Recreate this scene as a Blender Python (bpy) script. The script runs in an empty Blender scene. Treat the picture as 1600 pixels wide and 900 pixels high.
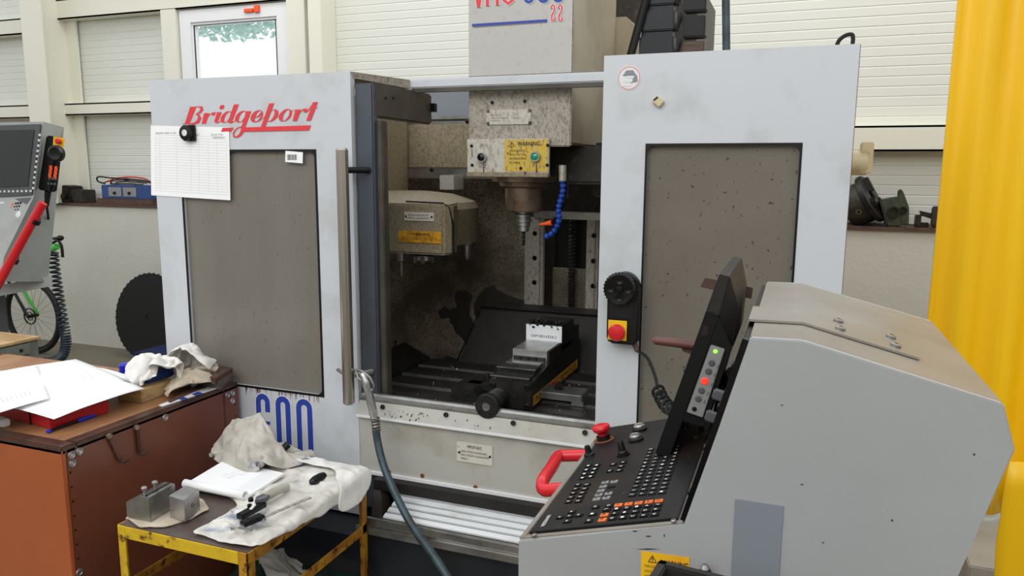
import bpy, bmesh, math, random
from math import radians, sin, cos, pi, sqrt, atan
from mathutils import Vector, Matrix, noise
V = Vector
random.seed(7)
# ------------------------------------------------------------------ camera
FPX = 1180.0
pit, yaw, rol = atan(185 / 1180), radians(20.6), radians(.38)
fh = V((-sin(yaw), cos(yaw), 0)); rr = V((cos(yaw), sin(yaw), 0)); zz = V((0, 0, 1))
FW = cos(pit) * fh - sin(pit) * zz
uu = sin(pit) * fh + cos(pit) * zz
RT = cos(rol) * rr + sin(rol) * uu
UP = cos(rol) * uu - sin(rol) * rr
CAM = V((0, 0, 1.65))
cd = bpy.data.cameras.new('camera'); cam = bpy.data.objects.new('camera', cd)
bpy.context.scene.collection.objects.link(cam)
cam.matrix_world = Matrix(((RT.x, UP.x, -FW.x, CAM.x), (RT.y, UP.y, -FW.y, CAM.y), (RT.z, UP.z, -FW.z, CAM.z), (0, 0, 0, 1)))
cd.sensor_width = 36; cd.lens = FPX * 36 / 1600; cd.clip_start = .05; cd.clip_end = 100
bpy.context.scene.camera = cam
# ------------------------------------------------------------------ sky, lights, exposure
sc = bpy.context.scene
w = bpy.data.worlds.new('overcast_sky'); sc.world = w; w.use_nodes = True
bg = w.node_tree.nodes['Background']; bg.inputs[0].default_value = (.93, .97, 1, 1); bg.inputs[1].default_value = .92
def area(name, loc, target, sx, sy, power, col=(1, 1, 1)):
    l = bpy.data.lights.new(name, 'AREA'); l.shape = 'RECTANGLE'; l.size = sx; l.size_y = sy; l.energy = power; l.color = col
    o = bpy.data.objects.new(name, l); sc.collection.objects.link(o); o.location = loc
    o.rotation_euler = (V(target) - V(loc)).to_track_quat('-Z', 'Y').to_euler()
    return o
area('rooflight_front', (-1.2, -2.2, 4.6), (-.8, 2.2, 1.2), 5, 2.5, 95, (1, .985, .95))
area('rooflight_back', (-1.5, 3.9, 5.0), (-1.5, 4.4, 0), 7, 1.0, 60, (1, .99, .95))
sc.view_settings.view_transform = 'Standard'; sc.view_settings.look = 'None'; sc.view_settings.gamma = 1
sc.view_settings.use_curve_mapping = False
sc.view_settings.exposure = .35
# ------------------------------------------------------------------ helpers
def P(x, y, **k):
    d = FW + ((x - 800) / FPX) * RT - ((y - 450) / FPX) * UP
    (a, v), = k.items(); i = 'XYZ'.index(a)
    return CAM + ((v - CAM[i]) / d[i]) * d
def Pp(x, y, o, n):
    d = FW + ((x - 800) / FPX) * RT - ((y - 450) / FPX) * UP
    return CAM + d * ((V(o) - CAM).dot(n) / d.dot(n))
def lin(c):
    return tuple((x / 255 / 12.92 if x / 255 <= .04045 else ((x / 255 + .055) / 1.055) ** 2.4) for x in c) + (1,)
MATS = {}
def mat(name, col, rough=.5, metal=0, dirt=None, dscale=30, damt=.5, dsoft=.1, stretch=(1, 1, 1), var=.06, bump=0, bscale=120, spec=.5, trans=0, emit=None, coat=0, dirt2=None):
    """principled; col/dirt in sRGB 0-255; dirt = colour of smudges, damt = coverage 0..1"""
    m = bpy.data.materials.new(name); m.use_nodes = True; nt = m.node_tree; N = nt.nodes; L = nt.links
    b = N['Principled BSDF']; b.inputs['Roughness'].default_value = rough; b.inputs['Metallic'].default_value = metal
    b.inputs['Specular IOR Level'].default_value = spec; b.inputs['Coat Weight'].default_value = coat
    tc = N.new('ShaderNodeTexCoord'); mp = N.new('ShaderNodeMapping'); mp.inputs['Scale'].default_value = stretch
    geo = N.new('ShaderNodeNewGeometry')
    L.new(geo.outputs['Position'], mp.inputs[0])
    c = lin(col)
    last = None
    n1 = N.new('ShaderNodeTexNoise'); n1.inputs['Scale'].default_value = 3.1; n1.inputs['Detail'].default_value = 5
    L.new(mp.outputs[0], n1.inputs['Vector'])
    mx = N.new('ShaderNodeMix'); mx.data_type = 'RGBA'
    mx.inputs[6].default_value = tuple(x * (1 - var) for x in c[:3]) + (1,); mx.inputs[7].default_value = tuple(min(1, x * (1 + var)) for x in c[:3]) + (1,)
    L.new(n1.outputs[0], mx.inputs[0]); last = mx.outputs[2]
    for ki, dd in enumerate([(dirt, dscale, damt, dsoft)] * bool(dirt) + [dirt2] * bool(dirt2)):
        dc, ds, da, dsf = dd
        n2 = N.new('ShaderNodeTexNoise'); n2.inputs['Scale'].default_value = ds; n2.inputs['Detail'].default_value = 6; n2.inputs['Roughness'].default_value = .6
        L.new(mp.outputs[0], n2.inputs['Vector'])
        r = N.new('ShaderNodeValToRGB'); t = .5 + (.5 - da) * (.26 if dd is dirt2 else .5)
        r.color_ramp.elements[0].position = max(0, t - dsf); r.color_ramp.elements[1].position = min(1, t + dsf)
        L.new(n2.outputs[0], r.inputs[0])
        m2 = N.new('ShaderNodeMix'); m2.data_type = 'RGBA'; m2.inputs[7].default_value = lin(dc)
        L.new(r.outputs[0], m2.inputs[0]); L.new(last, m2.inputs[6]); last = m2.outputs[2]
    L.new(last, b.inputs['Base Color'])
    if bump:
        n3 = N.new('ShaderNodeTexNoise'); n3.inputs['Scale'].default_value = bscale; n3.inputs['Detail'].default_value = 4
        L.new(mp.outputs[0], n3.inputs['Vector'])
        bp = N.new('ShaderNodeBump'); bp.inputs['Strength'].default_value = bump; bp.inputs['Distance'].default_value = .01
        L.new(n3.outputs[0], bp.inputs['Height']); L.new(bp.outputs[0], b.inputs['Normal'])
    if trans:
        tr = N.new('ShaderNodeBsdfTransparent'); ms = N.new('ShaderNodeMixShader'); ms.inputs[0].default_value = trans
        L.new(b.outputs[0], ms.inputs[1]); L.new(tr.outputs[0], ms.inputs[2]); L.new(ms.outputs[0], N['Material Output'].inputs[0])
    if emit:
        b.inputs['Emission Color'].default_value = lin(emit[:3]); b.inputs['Emission Strength'].default_value = emit[3]
    MATS[name] = m
    return m
class G:
    def __init__(s): s.bm = bmesh.new()
    def _pts(s, pts, faces):
        vs = [s.bm.verts.new(p) for p in pts]
        return vs, [s.bm.faces.new([vs[i] for i in f]) for f in faces]
    def hexa(s, p, bev=0):
        vs, fs = s._pts(p, [(0, 3, 2, 1), (4, 5, 6, 7), (0, 1, 5, 4), (1, 2, 6, 5), (2, 3, 7, 6), (3, 0, 4, 7)])
        if bev:
            es = list({e for f in fs for e in f.edges})
            bmesh.ops.bevel(s.bm, geom=es, offset=bev, segments=2, affect='EDGES', clamp_overlap=True)
        return s
    def box(s, x0, x1, y0, y1, z0, z1, bev=0):
        return s.hexa([(x0, y0, z0), (x1, y0, z0), (x1, y1, z0), (x0, y1, z0), (x0, y0, z1), (x1, y0, z1), (x1, y1, z1), (x0, y1, z1)], bev)
    def obox(s, c, a, b, n, ha, hb, hn, bev=0):
        """oriented box: centre c, unit axes a b n, half sizes"""
        c = V(c); a = V(a).normalized() * ha; b = V(b).normalized() * hb; n = V(n).normalized() * hn
        return s.hexa([c - a - b - n, c + a - b - n, c + a + b - n, c - a + b - n, c - a - b + n, c + a - b + n, c + a + b + n, c - a + b + n], bev)
    def prism(s, pts, vec, bev=0):
        n = len(pts); vec = V(vec); pts = [V(p) for p in pts]
        vs, fs = s._pts(pts + [p + vec for p in pts], [tuple(range(n)), tuple(range(2 * n - 1, n - 1, -1))] + [(i, i + n, (i + 1) % n + n, (i + 1) % n) for i in range(n)])
        if bev:
            es = list({e for f in fs for e in f.edges})
            bmesh.ops.bevel(s.bm, geom=es, offset=bev, segments=2, affect='EDGES', clamp_overlap=True)
        return s
    def lathe(s, c, axis, prof, n=20, cap=True):
        c = V(c); ax = V(axis).normalized()
        t = ax.orthogonal().normalized(); q = ax.cross(t)
        rings = []
        for r, h in prof:
            rings.append([s.bm.verts.new(c + ax * h + (t * cos(2 * pi * i / n) + q * sin(2 * pi * i / n)) * max(r, 1e-5)) for i in range(n)])
        for A, B in zip(rings, rings[1:]):
            for i in range(n): s.bm.faces.new((A[i], A[(i + 1) % n], B[(i + 1) % n], B[i]))
        if cap:
            s.bm.faces.new(rings[0][::-1]); s.bm.faces.new(rings[-1])
        return s
    def cyl(s, p0, p1, r0, r1=None, n=14, bev=0):
        p0 = V(p0); p1 = V(p1); L = (p1 - p0).length; r1 = r0 if r1 is None else r1
        if bev: return s.lathe(p0, p1 - p0, [(r0 - bev, 0), (r0, bev), (r1, L - bev), (r1 - bev, L)], n)
        return s.lathe(p0, p1 - p0, [(r0, 0), (r1, L)], n)
    def tube(s, path, r, n=8, closed=False, radii=None):
        path = [V(p) for p in path]; m = len(path); rings = []
        t0 = (path[1] - path[0]).normalized(); u = t0.orthogonal().normalized()
        for i, p in enumerate(path):
            if closed: t = (path[(i + 1) % m] - path[i - 1]).normalized()
            else: t = (path[min(i + 1, m - 1)] - path[max(i - 1, 0)]).normalized()
            u = (u - t * u.dot(t)).normalized(); v = t.cross(u)
            ri = radii[i] if radii else r
            rings.append([s.bm.verts.new(p + (u * cos(2 * pi * k / n) + v * sin(2 * pi * k / n)) * ri) for k in range(n)])
        pr = list(zip(rings, rings[1:])) + ([(rings[-1], rings[0])] if closed else [])
        for A, B in pr:
            for i in range(n): s.bm.faces.new((A[i], A[(i + 1) % n], B[(i + 1) % n], B[i]))
        if not closed: s.bm.faces.new(rings[0][::-1]); s.bm.faces.new(rings[-1])
        return s
    def ball(s, c, r, sc_=(1, 1, 1), n=14):
        m = Matrix.Translation(c) @ Matrix.Diagonal((r * sc_[0], r * sc_[1], r * sc_[2], 1))
        bmesh.ops.create_uvsphere(s.bm, u_segments=n, v_segments=n // 2 + 2, radius=1, matrix=m); return s
    def torus(s, c, axis, R, r, n=28, k=8):
        ax = V(axis).normalized(); t = ax.orthogonal().normalized(); q = ax.cross(t)
        return s.tube([V(c) + (t * cos(2 * pi * i / n) + q * sin(2 * pi * i / n)) * R for i in range(n)], r, k, True)
    def frame(s, x0, x1, z0, z1, hx0, hx1, hz0, hz1, y0, y1, rad=.02):
        """sheet in the XZ plane with a round-cornered hole"""
        def arc(cx, cz, a0): return [(cx + rad * cos(a0 + pi / 2 * k / 5), cz + rad * sin(a0 + pi / 2 * k / 5)) for k in range(6)]
        cs = [(x1, z1), (x0, z1), (x0, z0), (x1, z0)]
        ar = [arc(hx1 - rad, hz1 - rad, 0), arc(hx0 + rad, hz1 - rad, pi / 2), arc(hx0 + rad, hz0 + rad, pi), arc(hx1 - rad, hz0 + rad, 3 * pi / 2)]
        inner = [p for a in ar for p in a]
        A = {}
        for y in (y0, y1):
            A[y] = ([s.bm.verts.new((x, y, z)) for x, z in cs], [s.bm.verts.new((x, y, z)) for x, z in inner])
        def F(vs):
            try: s.bm.faces.new(vs)
            except ValueError: pass
        for y, fl in ((y0, False), (y1, True)):
            O, I = A[y]
            for c in range(4):
                for k in range(5):
                    f = [O[c], I[c * 6 + k + 1], I[c * 6 + k]]; F(f[::-1] if fl else f)
                f = [O[c], O[(c + 1) % 4], I[((c + 1) % 4) * 6], I[c * 6 + 5]]; F(f[::-1] if fl else f)
        for c in range(4): F([A[y0][0][c], A[y1][0][c], A[y1][0][(c + 1) % 4], A[y0][0][(c + 1) % 4]])
        n = len(inner)
        for k in range(n): F([A[y0][1][k], A[y0][1][(k + 1) % n], A[y1][1][(k + 1) % n], A[y1][1][k]])
        return s
WL = {}
def obj(name, g, m, parent=None, sharp=32, origin=None):
    bm = g.bm if isinstance(g, G) else g
    bmesh.ops.recalc_face_normals(bm, faces=bm.faces)
    me = bpy.data.meshes.new(name)
    xs = [v.co for v in bm.verts]
    lo = V([min(p[i] for p in xs) for i in range(3)]); hi = V([max(p[i] for p in xs) for i in range(3)])
    c = V(origin) if origin else V(((lo.x + hi.x) / 2, (lo.y + hi.y) / 2, lo.z))
    for v in bm.verts: v.co -= c
    bm.to_mesh(me); bm.free()
    me.materials.append(m if not isinstance(m, str) else MATS[m])
    me.shade_smooth(); me.set_sharp_from_angle(angle=radians(sharp))
    o = bpy.data.objects.new(name, me); sc.collection.objects.link(o)
    o.location = c - (WL[parent.name] if parent else V((0, 0, 0))); WL[o.name] = c
    if parent: o.parent = parent
    return o
def tag(o, label, cat, group=None, kind=None):
    if label: o['label'] = label
    if cat: o['category'] = cat
    if group: o['group'] = group
    if kind: o['kind'] = kind
    return o
def thing(name, loc, label, cat, group=None):
    o = bpy.data.objects.new(name, None); sc.collection.objects.link(o); o.location = loc; o.empty_display_size = .05
    WL[o.name] = V(loc); return tag(o, label, cat, group)
def struct(name, g, m):
    o = obj(name, g, m); o['kind'] = 'structure'; return o
def txt_bm(s, org, right, up, width, height, bm=None, depth=.0004, shear=0, offset=0):
    """lettering fitted in a width x height box"""
    cu = bpy.data.curves.new('t', 'FONT'); cu.body = s; cu.size = 1; cu.shear = shear; cu.offset = offset; cu.resolution_u = 3
    ob = bpy.data.objects.new('t', cu); me = bpy.data.meshes.new_from_object(ob)
    if not me.vertices: return bm
    xs = [v.co.x for v in me.vertices]; ys = [v.co.y for v in me.vertices]
    x0, x1, y0, y1 = min(xs), max(xs), min(ys), max(ys)
    r = V(right).normalized(); u = V(up).normalized(); n = r.cross(u)
    for v in me.vertices:
        a = (v.co.x - x0) / max(1e-6, x1 - x0) * width; b = (v.co.y - y0) / max(1e-6, y1 - y0) * height
        v.co = V(org) + r * a + u * b + n * depth
    bm = bm or bmesh.new(); bm.from_mesh(me)
    bpy.data.objects.remove(ob); bpy.data.curves.remove(cu); bpy.data.meshes.remove(me)
    return bm
LAY = [0]
def ribbon(g, pts, ws, mapf):
    LAY[0] += 1
    """flat stroke through 2-D points with a width at each, mapped by mapf(x, y)"""
    n = len(pts); L = []; R = []
    for i in range(n):
        a = V(pts[max(0, i - 1)]); b = V(pts[min(n - 1, i + 1)]); d = (b - a).normalized(); q = V((-d.y, d.x)); wv = ws[i] if isinstance(ws, (list, tuple)) else ws
        p = V(pts[i]); L.append(g.bm.verts.new(mapf(*(p + q * wv / 2)))); R.append(g.bm.verts.new(mapf(*(p - q * wv / 2))))
    for i in range(n - 1): g.bm.faces.new((L[i], L[i + 1], R[i + 1], R[i]))
def ringshape(g, cx, cy, rx, ry, ix, iy, dx, sl, mapf, n=28):
    LAY[0] += 1
    O = []; I = []
    for k in range(n):
        a = 2 * pi * k / n; x, y = cos(a), sin(a)
        O.append(g.bm.verts.new(mapf(cx + rx * x - sl * ry * y, cy + ry * y)))
        I.append(g.bm.verts.new(mapf(cx + dx + ix * x - sl * iy * y, cy + iy * y)))
    for k in range(n): g.bm.faces.new((O[k], O[(k + 1) % n], I[(k + 1) % n], I[k]))
def poly(g, pts, mapf):
    LAY[0] += 1
    g.bm.faces.new([g.bm.verts.new(mapf(*p)) for p in pts])
def spline(pts, k=8):
    pts = [V(p) for p in pts]; out = []
    for i in range(len(pts) - 1):
        p0 = pts[max(0, i - 1)]; p1 = pts[i]; p2 = pts[i + 1]; p3 = pts[min(len(pts) - 1, i + 2)]
        for j in range(k):
            t = j / k
            out.append(.5 * ((2 * p1) + (p2 - p0) * t + (2 * p0 - 5 * p1 + 4 * p2 - p3) * t * t + (3 * p1 - p0 - 3 * p2 + p3) * t ** 3))
    return out + [pts[-1]]
def helix(path, R, turns, per=10):
    path = [V(p) for p in path]; n = int(turns * per); out = []; u = None
    for i in range(n + 1):
        t = i / n * (len(path) - 1); k = min(int(t), len(path) - 2); f = t - k
        p = path[k].lerp(path[k + 1], f); d = (path[k + 1] - path[k]).normalized()
        u = d.orthogonal().normalized() if u is None else (u - d * u.dot(d)).normalized()
        v = d.cross(u); a = 2 * pi * i / per
        out.append(p + (u * cos(a) + v * sin(a)) * R)
    return out
def fbm(p, sc_=1, o=4):
    s = 0; a = 1
    for i in range(o): s += a * noise.noise(V(p) * sc_ * 2 ** i); a *= .5
    return s
def ridge(p, s): return 1 - abs(noise.noise(V(p) * s)) * 2
def inside(x, y, pg):
    c = False; j = len(pg) - 1
    for i in range(len(pg)):
        if (pg[i][1] > y) != (pg[j][1] > y) and x < (pg[j][0] - pg[i][0]) * (y - pg[i][1]) / (pg[j][1] - pg[i][1]) + pg[i][0]: c = not c
        j = i
    return c
def cloth(name, pg, z0, m, parent=None, amp=.006, fold=.008, step=.009, seed=0, rect=None, thick=.0035, top=None):
    """piece of cloth of outline pg (xy) lying at z0; hangs down outside rect=(x0,x1,y0,y1)"""
    xs = [p[0] for p in pg]; ys = [p[1] for p in pg]; bm = bmesh.new(); vs = {}
    nx = int((max(xs) - min(xs)) / step) + 2; ny = int((max(ys) - min(ys)) / step) + 2
    def vert(i, j):
        if (i, j) in vs: return vs[(i, j)]
        x = min(xs) + i * step; y = min(ys) + j * step; s = V((x, y, seed * 3.7))
        z = z0 + amp * (fbm(s, 14) + .6) + fold * max(0, ridge(s + V((fbm(s, 5) * .3, 0, 0)), 9) - .55) * 2
        x += .006 * noise.noise(s * 30); y += .006 * noise.noise(s * 31 + V((5, 5, 5)))
        if rect:
            ex = max(0, x - rect[1], rect[0] - x); ey = max(0, y - rect[3], rect[2] - y); e = max(ex, ey)
            if e > 0:
                z = min(z, z0 + .004) - e * 1.1
                if ex > 0: x = (rect[1] + .006 + .25 * ex) if x > rect[1] else (rect[0] - .006 - .25 * ex)
                if ey > 0: y = (rect[3] + .004 + .25 * ey) if y > rect[3] else (rect[2] - .006 - .25 * ey)
        if top: z += top(x, y)
        vs[(i, j)] = bm.verts.new((x, y, z)); return vs[(i, j)]
    for i in range(nx):
        for j in range(ny):
            if inside(min(xs) + (i + .5) * step, min(ys) + (j + .5) * step, pg):
                bm.faces.new([vert(i, j), vert(i + 1, j), vert(i + 1, j + 1), vert(i, j + 1)])
    for _ in range(7):
        nw = {}
        for v_ in bm.verts:
            nb = [e.other_vert(v_) for e in v_.link_edges if e.is_boundary]
            if len(nb) == 2: nw[v_] = v_.co * .4 + (nb[0].co + nb[1].co) * .3
        for v_, p_ in nw.items(): v_.co = p_
    o = obj(name, bm, m, parent, sharp=180)
    md = o.modifiers.new('thickness', 'SOLIDIFY'); md.thickness = thick; md.offset = 1
    sb = o.modifiers.new('smooth', 'SUBSURF'); sb.levels = 1; sb.render_levels = 1
    return o
def heap(g, c, rx, ry, h, seed, rot=0, nr=22, na=72, fold=.35, pw=2.2, lean=(0, 0)):
    """crumpled cloth mound"""
    c = V(c); rings = []; ca, sa = cos(rot), sin(rot)
    for i in range(nr + 1):
        r = i / nr; ring = []
        for k in range(na):
            a = 2 * pi * k / na; q = V((cos(a), sin(a), seed * 5.1))
            rad = 1 + .22 * fbm(q, 1.3, 3)
            x, y = rx * r * rad * cos(a), ry * r * rad * sin(a)
            s = V((x, y, 0)) / max(rx, ry) + V((seed, seed * 2, 0))
            f = ridge(s + .35 * V((fbm(s, 1.7), fbm(s + V((9, 0, 0)), 1.7), 0)), 2.1)
            z = h * ((1 - r ** pw) * (1 - fold + fold * f) + .1 * fbm(s, 5) * (1 - r ** 4))
            fx = .10 * rx * noise.noise(s * 3 + V((0, 0, 3))); fy = .10 * ry * noise.noise(s * 3 + V((0, 0, 8)))
            x2 = x + fx + lean[0] * z; y2 = y + fy + lean[1] * z
            ring.append(g.bm.verts.new(c + V((ca * x2 - sa * y2, sa * x2 + ca * y2, max(z, .002)))))
        rings.append(ring)
    for A, B in zip(rings, rings[1:]):
        for k in range(na):
            g.bm.faces.new((A[k], B[k], B[(k + 1) % na], A[(k + 1) % na]))
    bot = [g.bm.verts.new((v.co.x, v.co.y, c.z)) for v in rings[-1]]
    for k in range(na): g.bm.faces.new((rings[-1][k], bot[k], bot[(k + 1) % na], rings[-1][(k + 1) % na]))
    g.bm.faces.new(bot[::-1])
    bmesh.ops.remove_doubles(g.bm, verts=g.bm.verts, dist=1e-5)
def settle(nx, ny, wid, hei, seed, k0, z0, top, solids, stiff, frames=40):
    """drop a gathered square cloth over hidden solids with the cloth solver, return the settled points"""
    pts = []
    for j in range(ny + 1):
        for i in range(nx + 1):
            x, y = (i / nx - .5) * wid, (j / ny - .5) * hei; q = math.hypot(x, y); a = math.atan2(y, x)
            k = k0 + .13 * sin(a * 5 + seed) + .08 * sin(a * 8 + seed * 2) + .05 * sin(a * 3 + seed * .7)
            X, Y = q * k * cos(a), q * k * sin(a)
            pts.append((X, Y, max(top - q * sqrt(max(.05, 1 - k * k)), z0) + .002 * noise.noise(V((X * 60, Y * 60, seed)))))
    me = bpy.data.meshes.new('cloth_start')
    me.from_pydata(pts, [], [(j * (nx + 1) + i, j * (nx + 1) + i + 1, (j + 1) * (nx + 1) + i + 1, (j + 1) * (nx + 1) + i) for j in range(ny) for i in range(nx)])
    o = bpy.data.objects.new('cloth_start', me); sc.collection.objects.link(o)
    hidden = []
    for c in [(-1, 1, -1, 1, -.1, 0)] + solids:
        bm = bmesh.new()
        if len(c) == 6: bmesh.ops.create_cube(bm, size=1, matrix=Matrix.Translation(((c[0] + c[1]) / 2, (c[2] + c[3]) / 2, (c[4] + c[5]) / 2)) @ Matrix.Diagonal((c[1] - c[0], c[3] - c[2], c[5] - c[4], 1)))
        else: bmesh.ops.create_icosphere(bm, subdivisions=2, radius=c[3], matrix=Matrix.Translation(c[:3]))
        m_ = bpy.data.meshes.new('solid'); bm.to_mesh(m_); bm.free(); h = bpy.data.objects.new('solid', m_); sc.collection.objects.link(h); hidden.append(h)
        h.modifiers.new('collision', 'COLLISION'); h.collision.thickness_outer = .002; h.collision.cloth_friction = 20
    md = o.modifiers.new('cloth', 'CLOTH'); st = md.settings; st.quality = 6; st.mass = .25
    st.tension_stiffness = 15; st.compression_stiffness = 15; st.shear_stiffness = 5; st.bending_stiffness = stiff; st.air_damping = 1
    cs = md.collision_settings; cs.use_self_collision = True; cs.self_distance_min = .004; cs.distance_min = .002; cs.collision_quality = 3
    md.point_cache.frame_start = 1; md.point_cache.frame_end = frames + 5
    for f in range(1, frames + 1): sc.frame_set(f)
    ev = o.evaluated_get(bpy.context.evaluated_depsgraph_get()); em = ev.to_mesh(); out = [v.co.copy() for v in em.vertices]; ev.to_mesh_clear()
    for h in hidden + [o]: m_ = h.data; bpy.data.objects.remove(h); bpy.data.meshes.remove(m_)
    sc.frame_set(1)
    return nx, ny, out
RAGS = {'stool': settle(32, 32, .44, .40, 5, .5, .012, .24, [(.02, .01, .05, .045), (-.10, -.05, -.02, .03, 0, .07)], .5),
        'left': settle(26, 26, .26, .24, 9, .68, .05, .17, [(-.065, .065, -.055, .055, 0, .045), (0, 0, .04, .045)], 1.0),
        'right': settle(26, 26, .26, .22, 7, .5, .03, .22, [(-.07, .05, -.05, .05, 0, .045), (.01, .01, .045, .04)], 1.5)}
def rag(name, key, loc, rot, sc_, m, label, cat='rag', group=None, thick=.003):
    nx, ny, pts = RAGS[key]; ctr_ = [(max(p[i] for p in pts) + min(p[i] for p in pts)) / 2 for i in (0, 1)]; low = min(p[2] for p in pts)
    a = [(p[0] - ctr_[0], p[1] - ctr_[1], p[2] - low) for p in pts]
    ca, sa = cos(rot), sin(rot); bm = bmesh.new()
    vs = [bm.verts.new((loc[0] + (ca * p[0] - sa * p[1]) * sc_[0], loc[1] + (sa * p[0] + ca * p[1]) * sc_[1], loc[2] + p[2] * sc_[2])) for p in a]
    for j in range(ny):
        for i in range(nx): k = j * (nx + 1) + i; bm.faces.new((vs[k], vs[k + 1], vs[k + nx + 2], vs[k + nx + 1]))
    o = obj(name, bm, m, None, sharp=180); md = o.modifiers.new('thickness', 'SOLIDIFY'); md.thickness = thick; md.offset = 1
    sb = o.modifiers.new('smooth', 'SUBSURF'); sb.levels = 1; sb.render_levels = 1
    return tag(o, label, cat, group)
def bolt(g, c, n, r=.007, h=.005, socket=True):
    n = V(n).normalized()
    g.lathe(c, n, [(r, 0), (r, h * .7), (r * .8, h)] + ([(r * .45, h), (r * .45, h * .4)] if socket else []), 12)
# ------------------------------------------------------------------ materials
mat('panel', (202, 206, 211), .36, dirt=(176, 176, 172), dscale=7, damt=.05, dsoft=.22, var=.02, bump=.03, bscale=300, dirt2=((128, 120, 112), 45, -.75, .02))
mat('panel_worn', (196, 198, 198), .42, dirt=(160, 150, 136), dscale=7, damt=.2, dsoft=.2, var=.04, dirt2=((90, 70, 55), 70, -.5, .03), bump=.03, bscale=300)
mat('lowerpanel', (178, 176, 168), .42, dirt=(140, 126, 108), dscale=6, damt=.12, dsoft=.22, var=.04, dirt2=((70, 60, 52), 110, -.45, .02))
mat('console', (163, 165, 166), .4, dirt=(152, 153, 152), dscale=3, damt=.25, dsoft=.3, var=.02, bump=.05, bscale=420, dirt2=((60, 56, 52), 70, -.75, .01))
mat('console_top', (140, 135, 127), .42, dirt=(118, 108, 94), dscale=6, damt=.3, dsoft=.25, var=.04, bump=.05, bscale=400, dirt2=((60, 52, 46), 60, -.5, .01))  # console grey made tan and darker: dirt and reflected light in the colour
mat('head', (170, 163, 152), .45, dirt=(128, 112, 92), dscale=90, damt=.35, dsoft=.12, stretch=(1.3, 1.3, .8), var=.05, bump=.12, bscale=160, dirt2=((84, 62, 44), 120, .0, .04))
mat('head_top', (186, 183, 178), .42, dirt=(165, 158, 148), dscale=45, damt=.12, dsoft=.15, var=.03, dirt2=((120, 108, 92), 110, -.35, .03))
mat('head_side', (186, 174, 150), .42, dirt=(140, 124, 98), dscale=5, damt=.22, dsoft=.2, var=.05)
mat('beige_dirty', (152, 140, 116), .5, dirt=(116, 102, 80), dscale=100, damt=.4, dsoft=.16, stretch=(1.3, 1.3, .8), bump=.15, bscale=170, dirt2=((88, 70, 50), 110, .0, .05))
mat('inner_wall', (160, 147, 124), .55, dirt=(96, 84, 70), dscale=3.2, damt=.42, dsoft=.1, var=.12, dirt2=((84, 72, 60), 130, .3, .1))
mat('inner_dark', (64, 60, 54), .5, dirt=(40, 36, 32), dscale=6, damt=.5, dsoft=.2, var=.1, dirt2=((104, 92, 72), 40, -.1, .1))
mat('stain', (62, 55, 48), .5, var=.15)
mat('door_metal', (80, 86, 96), .38, .25, dirt=(58, 56, 54), dscale=6, damt=.3, dsoft=.2, stretch=(1, 1, .4), dirt2=((40, 34, 30), 70, -.35, .03))
mat('door_inner', (84, 78, 70), .45, .1, dirt=(50, 44, 38), dscale=8, damt=.4, dsoft=.2)
mat('steel', (170, 170, 168), .3, .9, dirt=(120, 112, 100), dscale=12, damt=.25, dsoft=.2)
mat('ground_steel', (190, 190, 190), .32, .85, var=.08, dirt=(140, 138, 135), dscale=20, damt=.2, dsoft=.2)
mat('stainless', (186, 178, 170), .26, .9, var=.05, stretch=(1, 1, .2))
mat('aluminium', (236, 238, 240), .38, .25, dirt=(185, 182, 176), dscale=20, damt=.12, dsoft=.15, stretch=(.3, 1, 1))
mat('dark_steel', (48, 46, 45), .42, .4, dirt=(28, 26, 25), dscale=25, damt=.45, dsoft=.15, dirt2=((120, 118, 112), 180, -.3, .03))
mat('chips', (26, 25, 24), .65, dirt=(20, 20, 20), dscale=50, damt=.3, bump=.8, bscale=260, spec=.3, dirt2=((150, 148, 142), 260, -.02, .03))
mat('table_top', (50, 47, 44), .42, .3, dirt=(30, 27, 25), dscale=14, damt=.45, dsoft=.15, dirt2=((130, 122, 110), 240, -.1, .03), bump=.2, bscale=260)
mat('black', (13, 13, 14), .45, var=.15, spec=.35)
mat('black_gloss', (9, 9, 10), .25, var=.1, spec=.4)
mat('black_dusty', (40, 36, 33), .6, dirt=(22, 20, 19), dscale=14, damt=.35, dsoft=.15, var=.1, spec=.35)
mat('keyboard', (24, 23, 24), .4, dirt=(58, 42, 30), dscale=7, damt=.25, dsoft=.15, var=.1, spec=.35, dirt2=((110, 100, 90), 150, -.3, .03))
mat('rubber', (17, 18, 20), .55, var=.15, spec=.35)
mat('chain', (18, 21, 27), .4, var=.15, spec=.4)
mat('chainbrown', (92, 68, 50), .5, dirt=(50, 34, 24), dscale=60, damt=.5, stretch=(.3, 1, 3))
mat('red', (205, 30, 38), .3, var=.05)
mat('red_print', (226, 58, 66), .5, var=.03)
mat('darkred_print', (110, 40, 40), .5)
mat('blue_print', (42, 66, 158), .5, var=.03)
mat('white_print', (225, 225, 225), .5, var=.02)
mat('grey_print', (120, 118, 116), .5)
mat('black_print', (30, 28, 26), .5)
mat('faint_print', (204, 204, 212), .6)
mat('yellow_label', (206, 174, 62), .4, dirt=(190, 172, 110), dscale=60, damt=.3, dsoft=.12, stretch=(1.5, 1.5, .6), dirt2=((140, 92, 34), 110, .1, .05))
mat('yellow_label_dirty', (214, 156, 34), .45, dirt=(140, 92, 26), dscale=60, damt=.3, dsoft=.15)
mat('yellow_label_clean', (240, 196, 30), .4, dirt=(225, 150, 20), dscale=10, damt=.3, dsoft=.2)
mat('plate_metal', (200, 196, 186), .35, .25, dirt=(150, 130, 104), dscale=75, damt=.3, dsoft=.12, stretch=(1.5, 1.5, .6), dirt2=((120, 84, 56), 110, -.1, .04))
mat('plate_white', (205, 200, 188), .45, dirt=(140, 120, 96), dscale=60, damt=.1)
mat('rust', (112, 62, 34), .8, var=.2)
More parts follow.
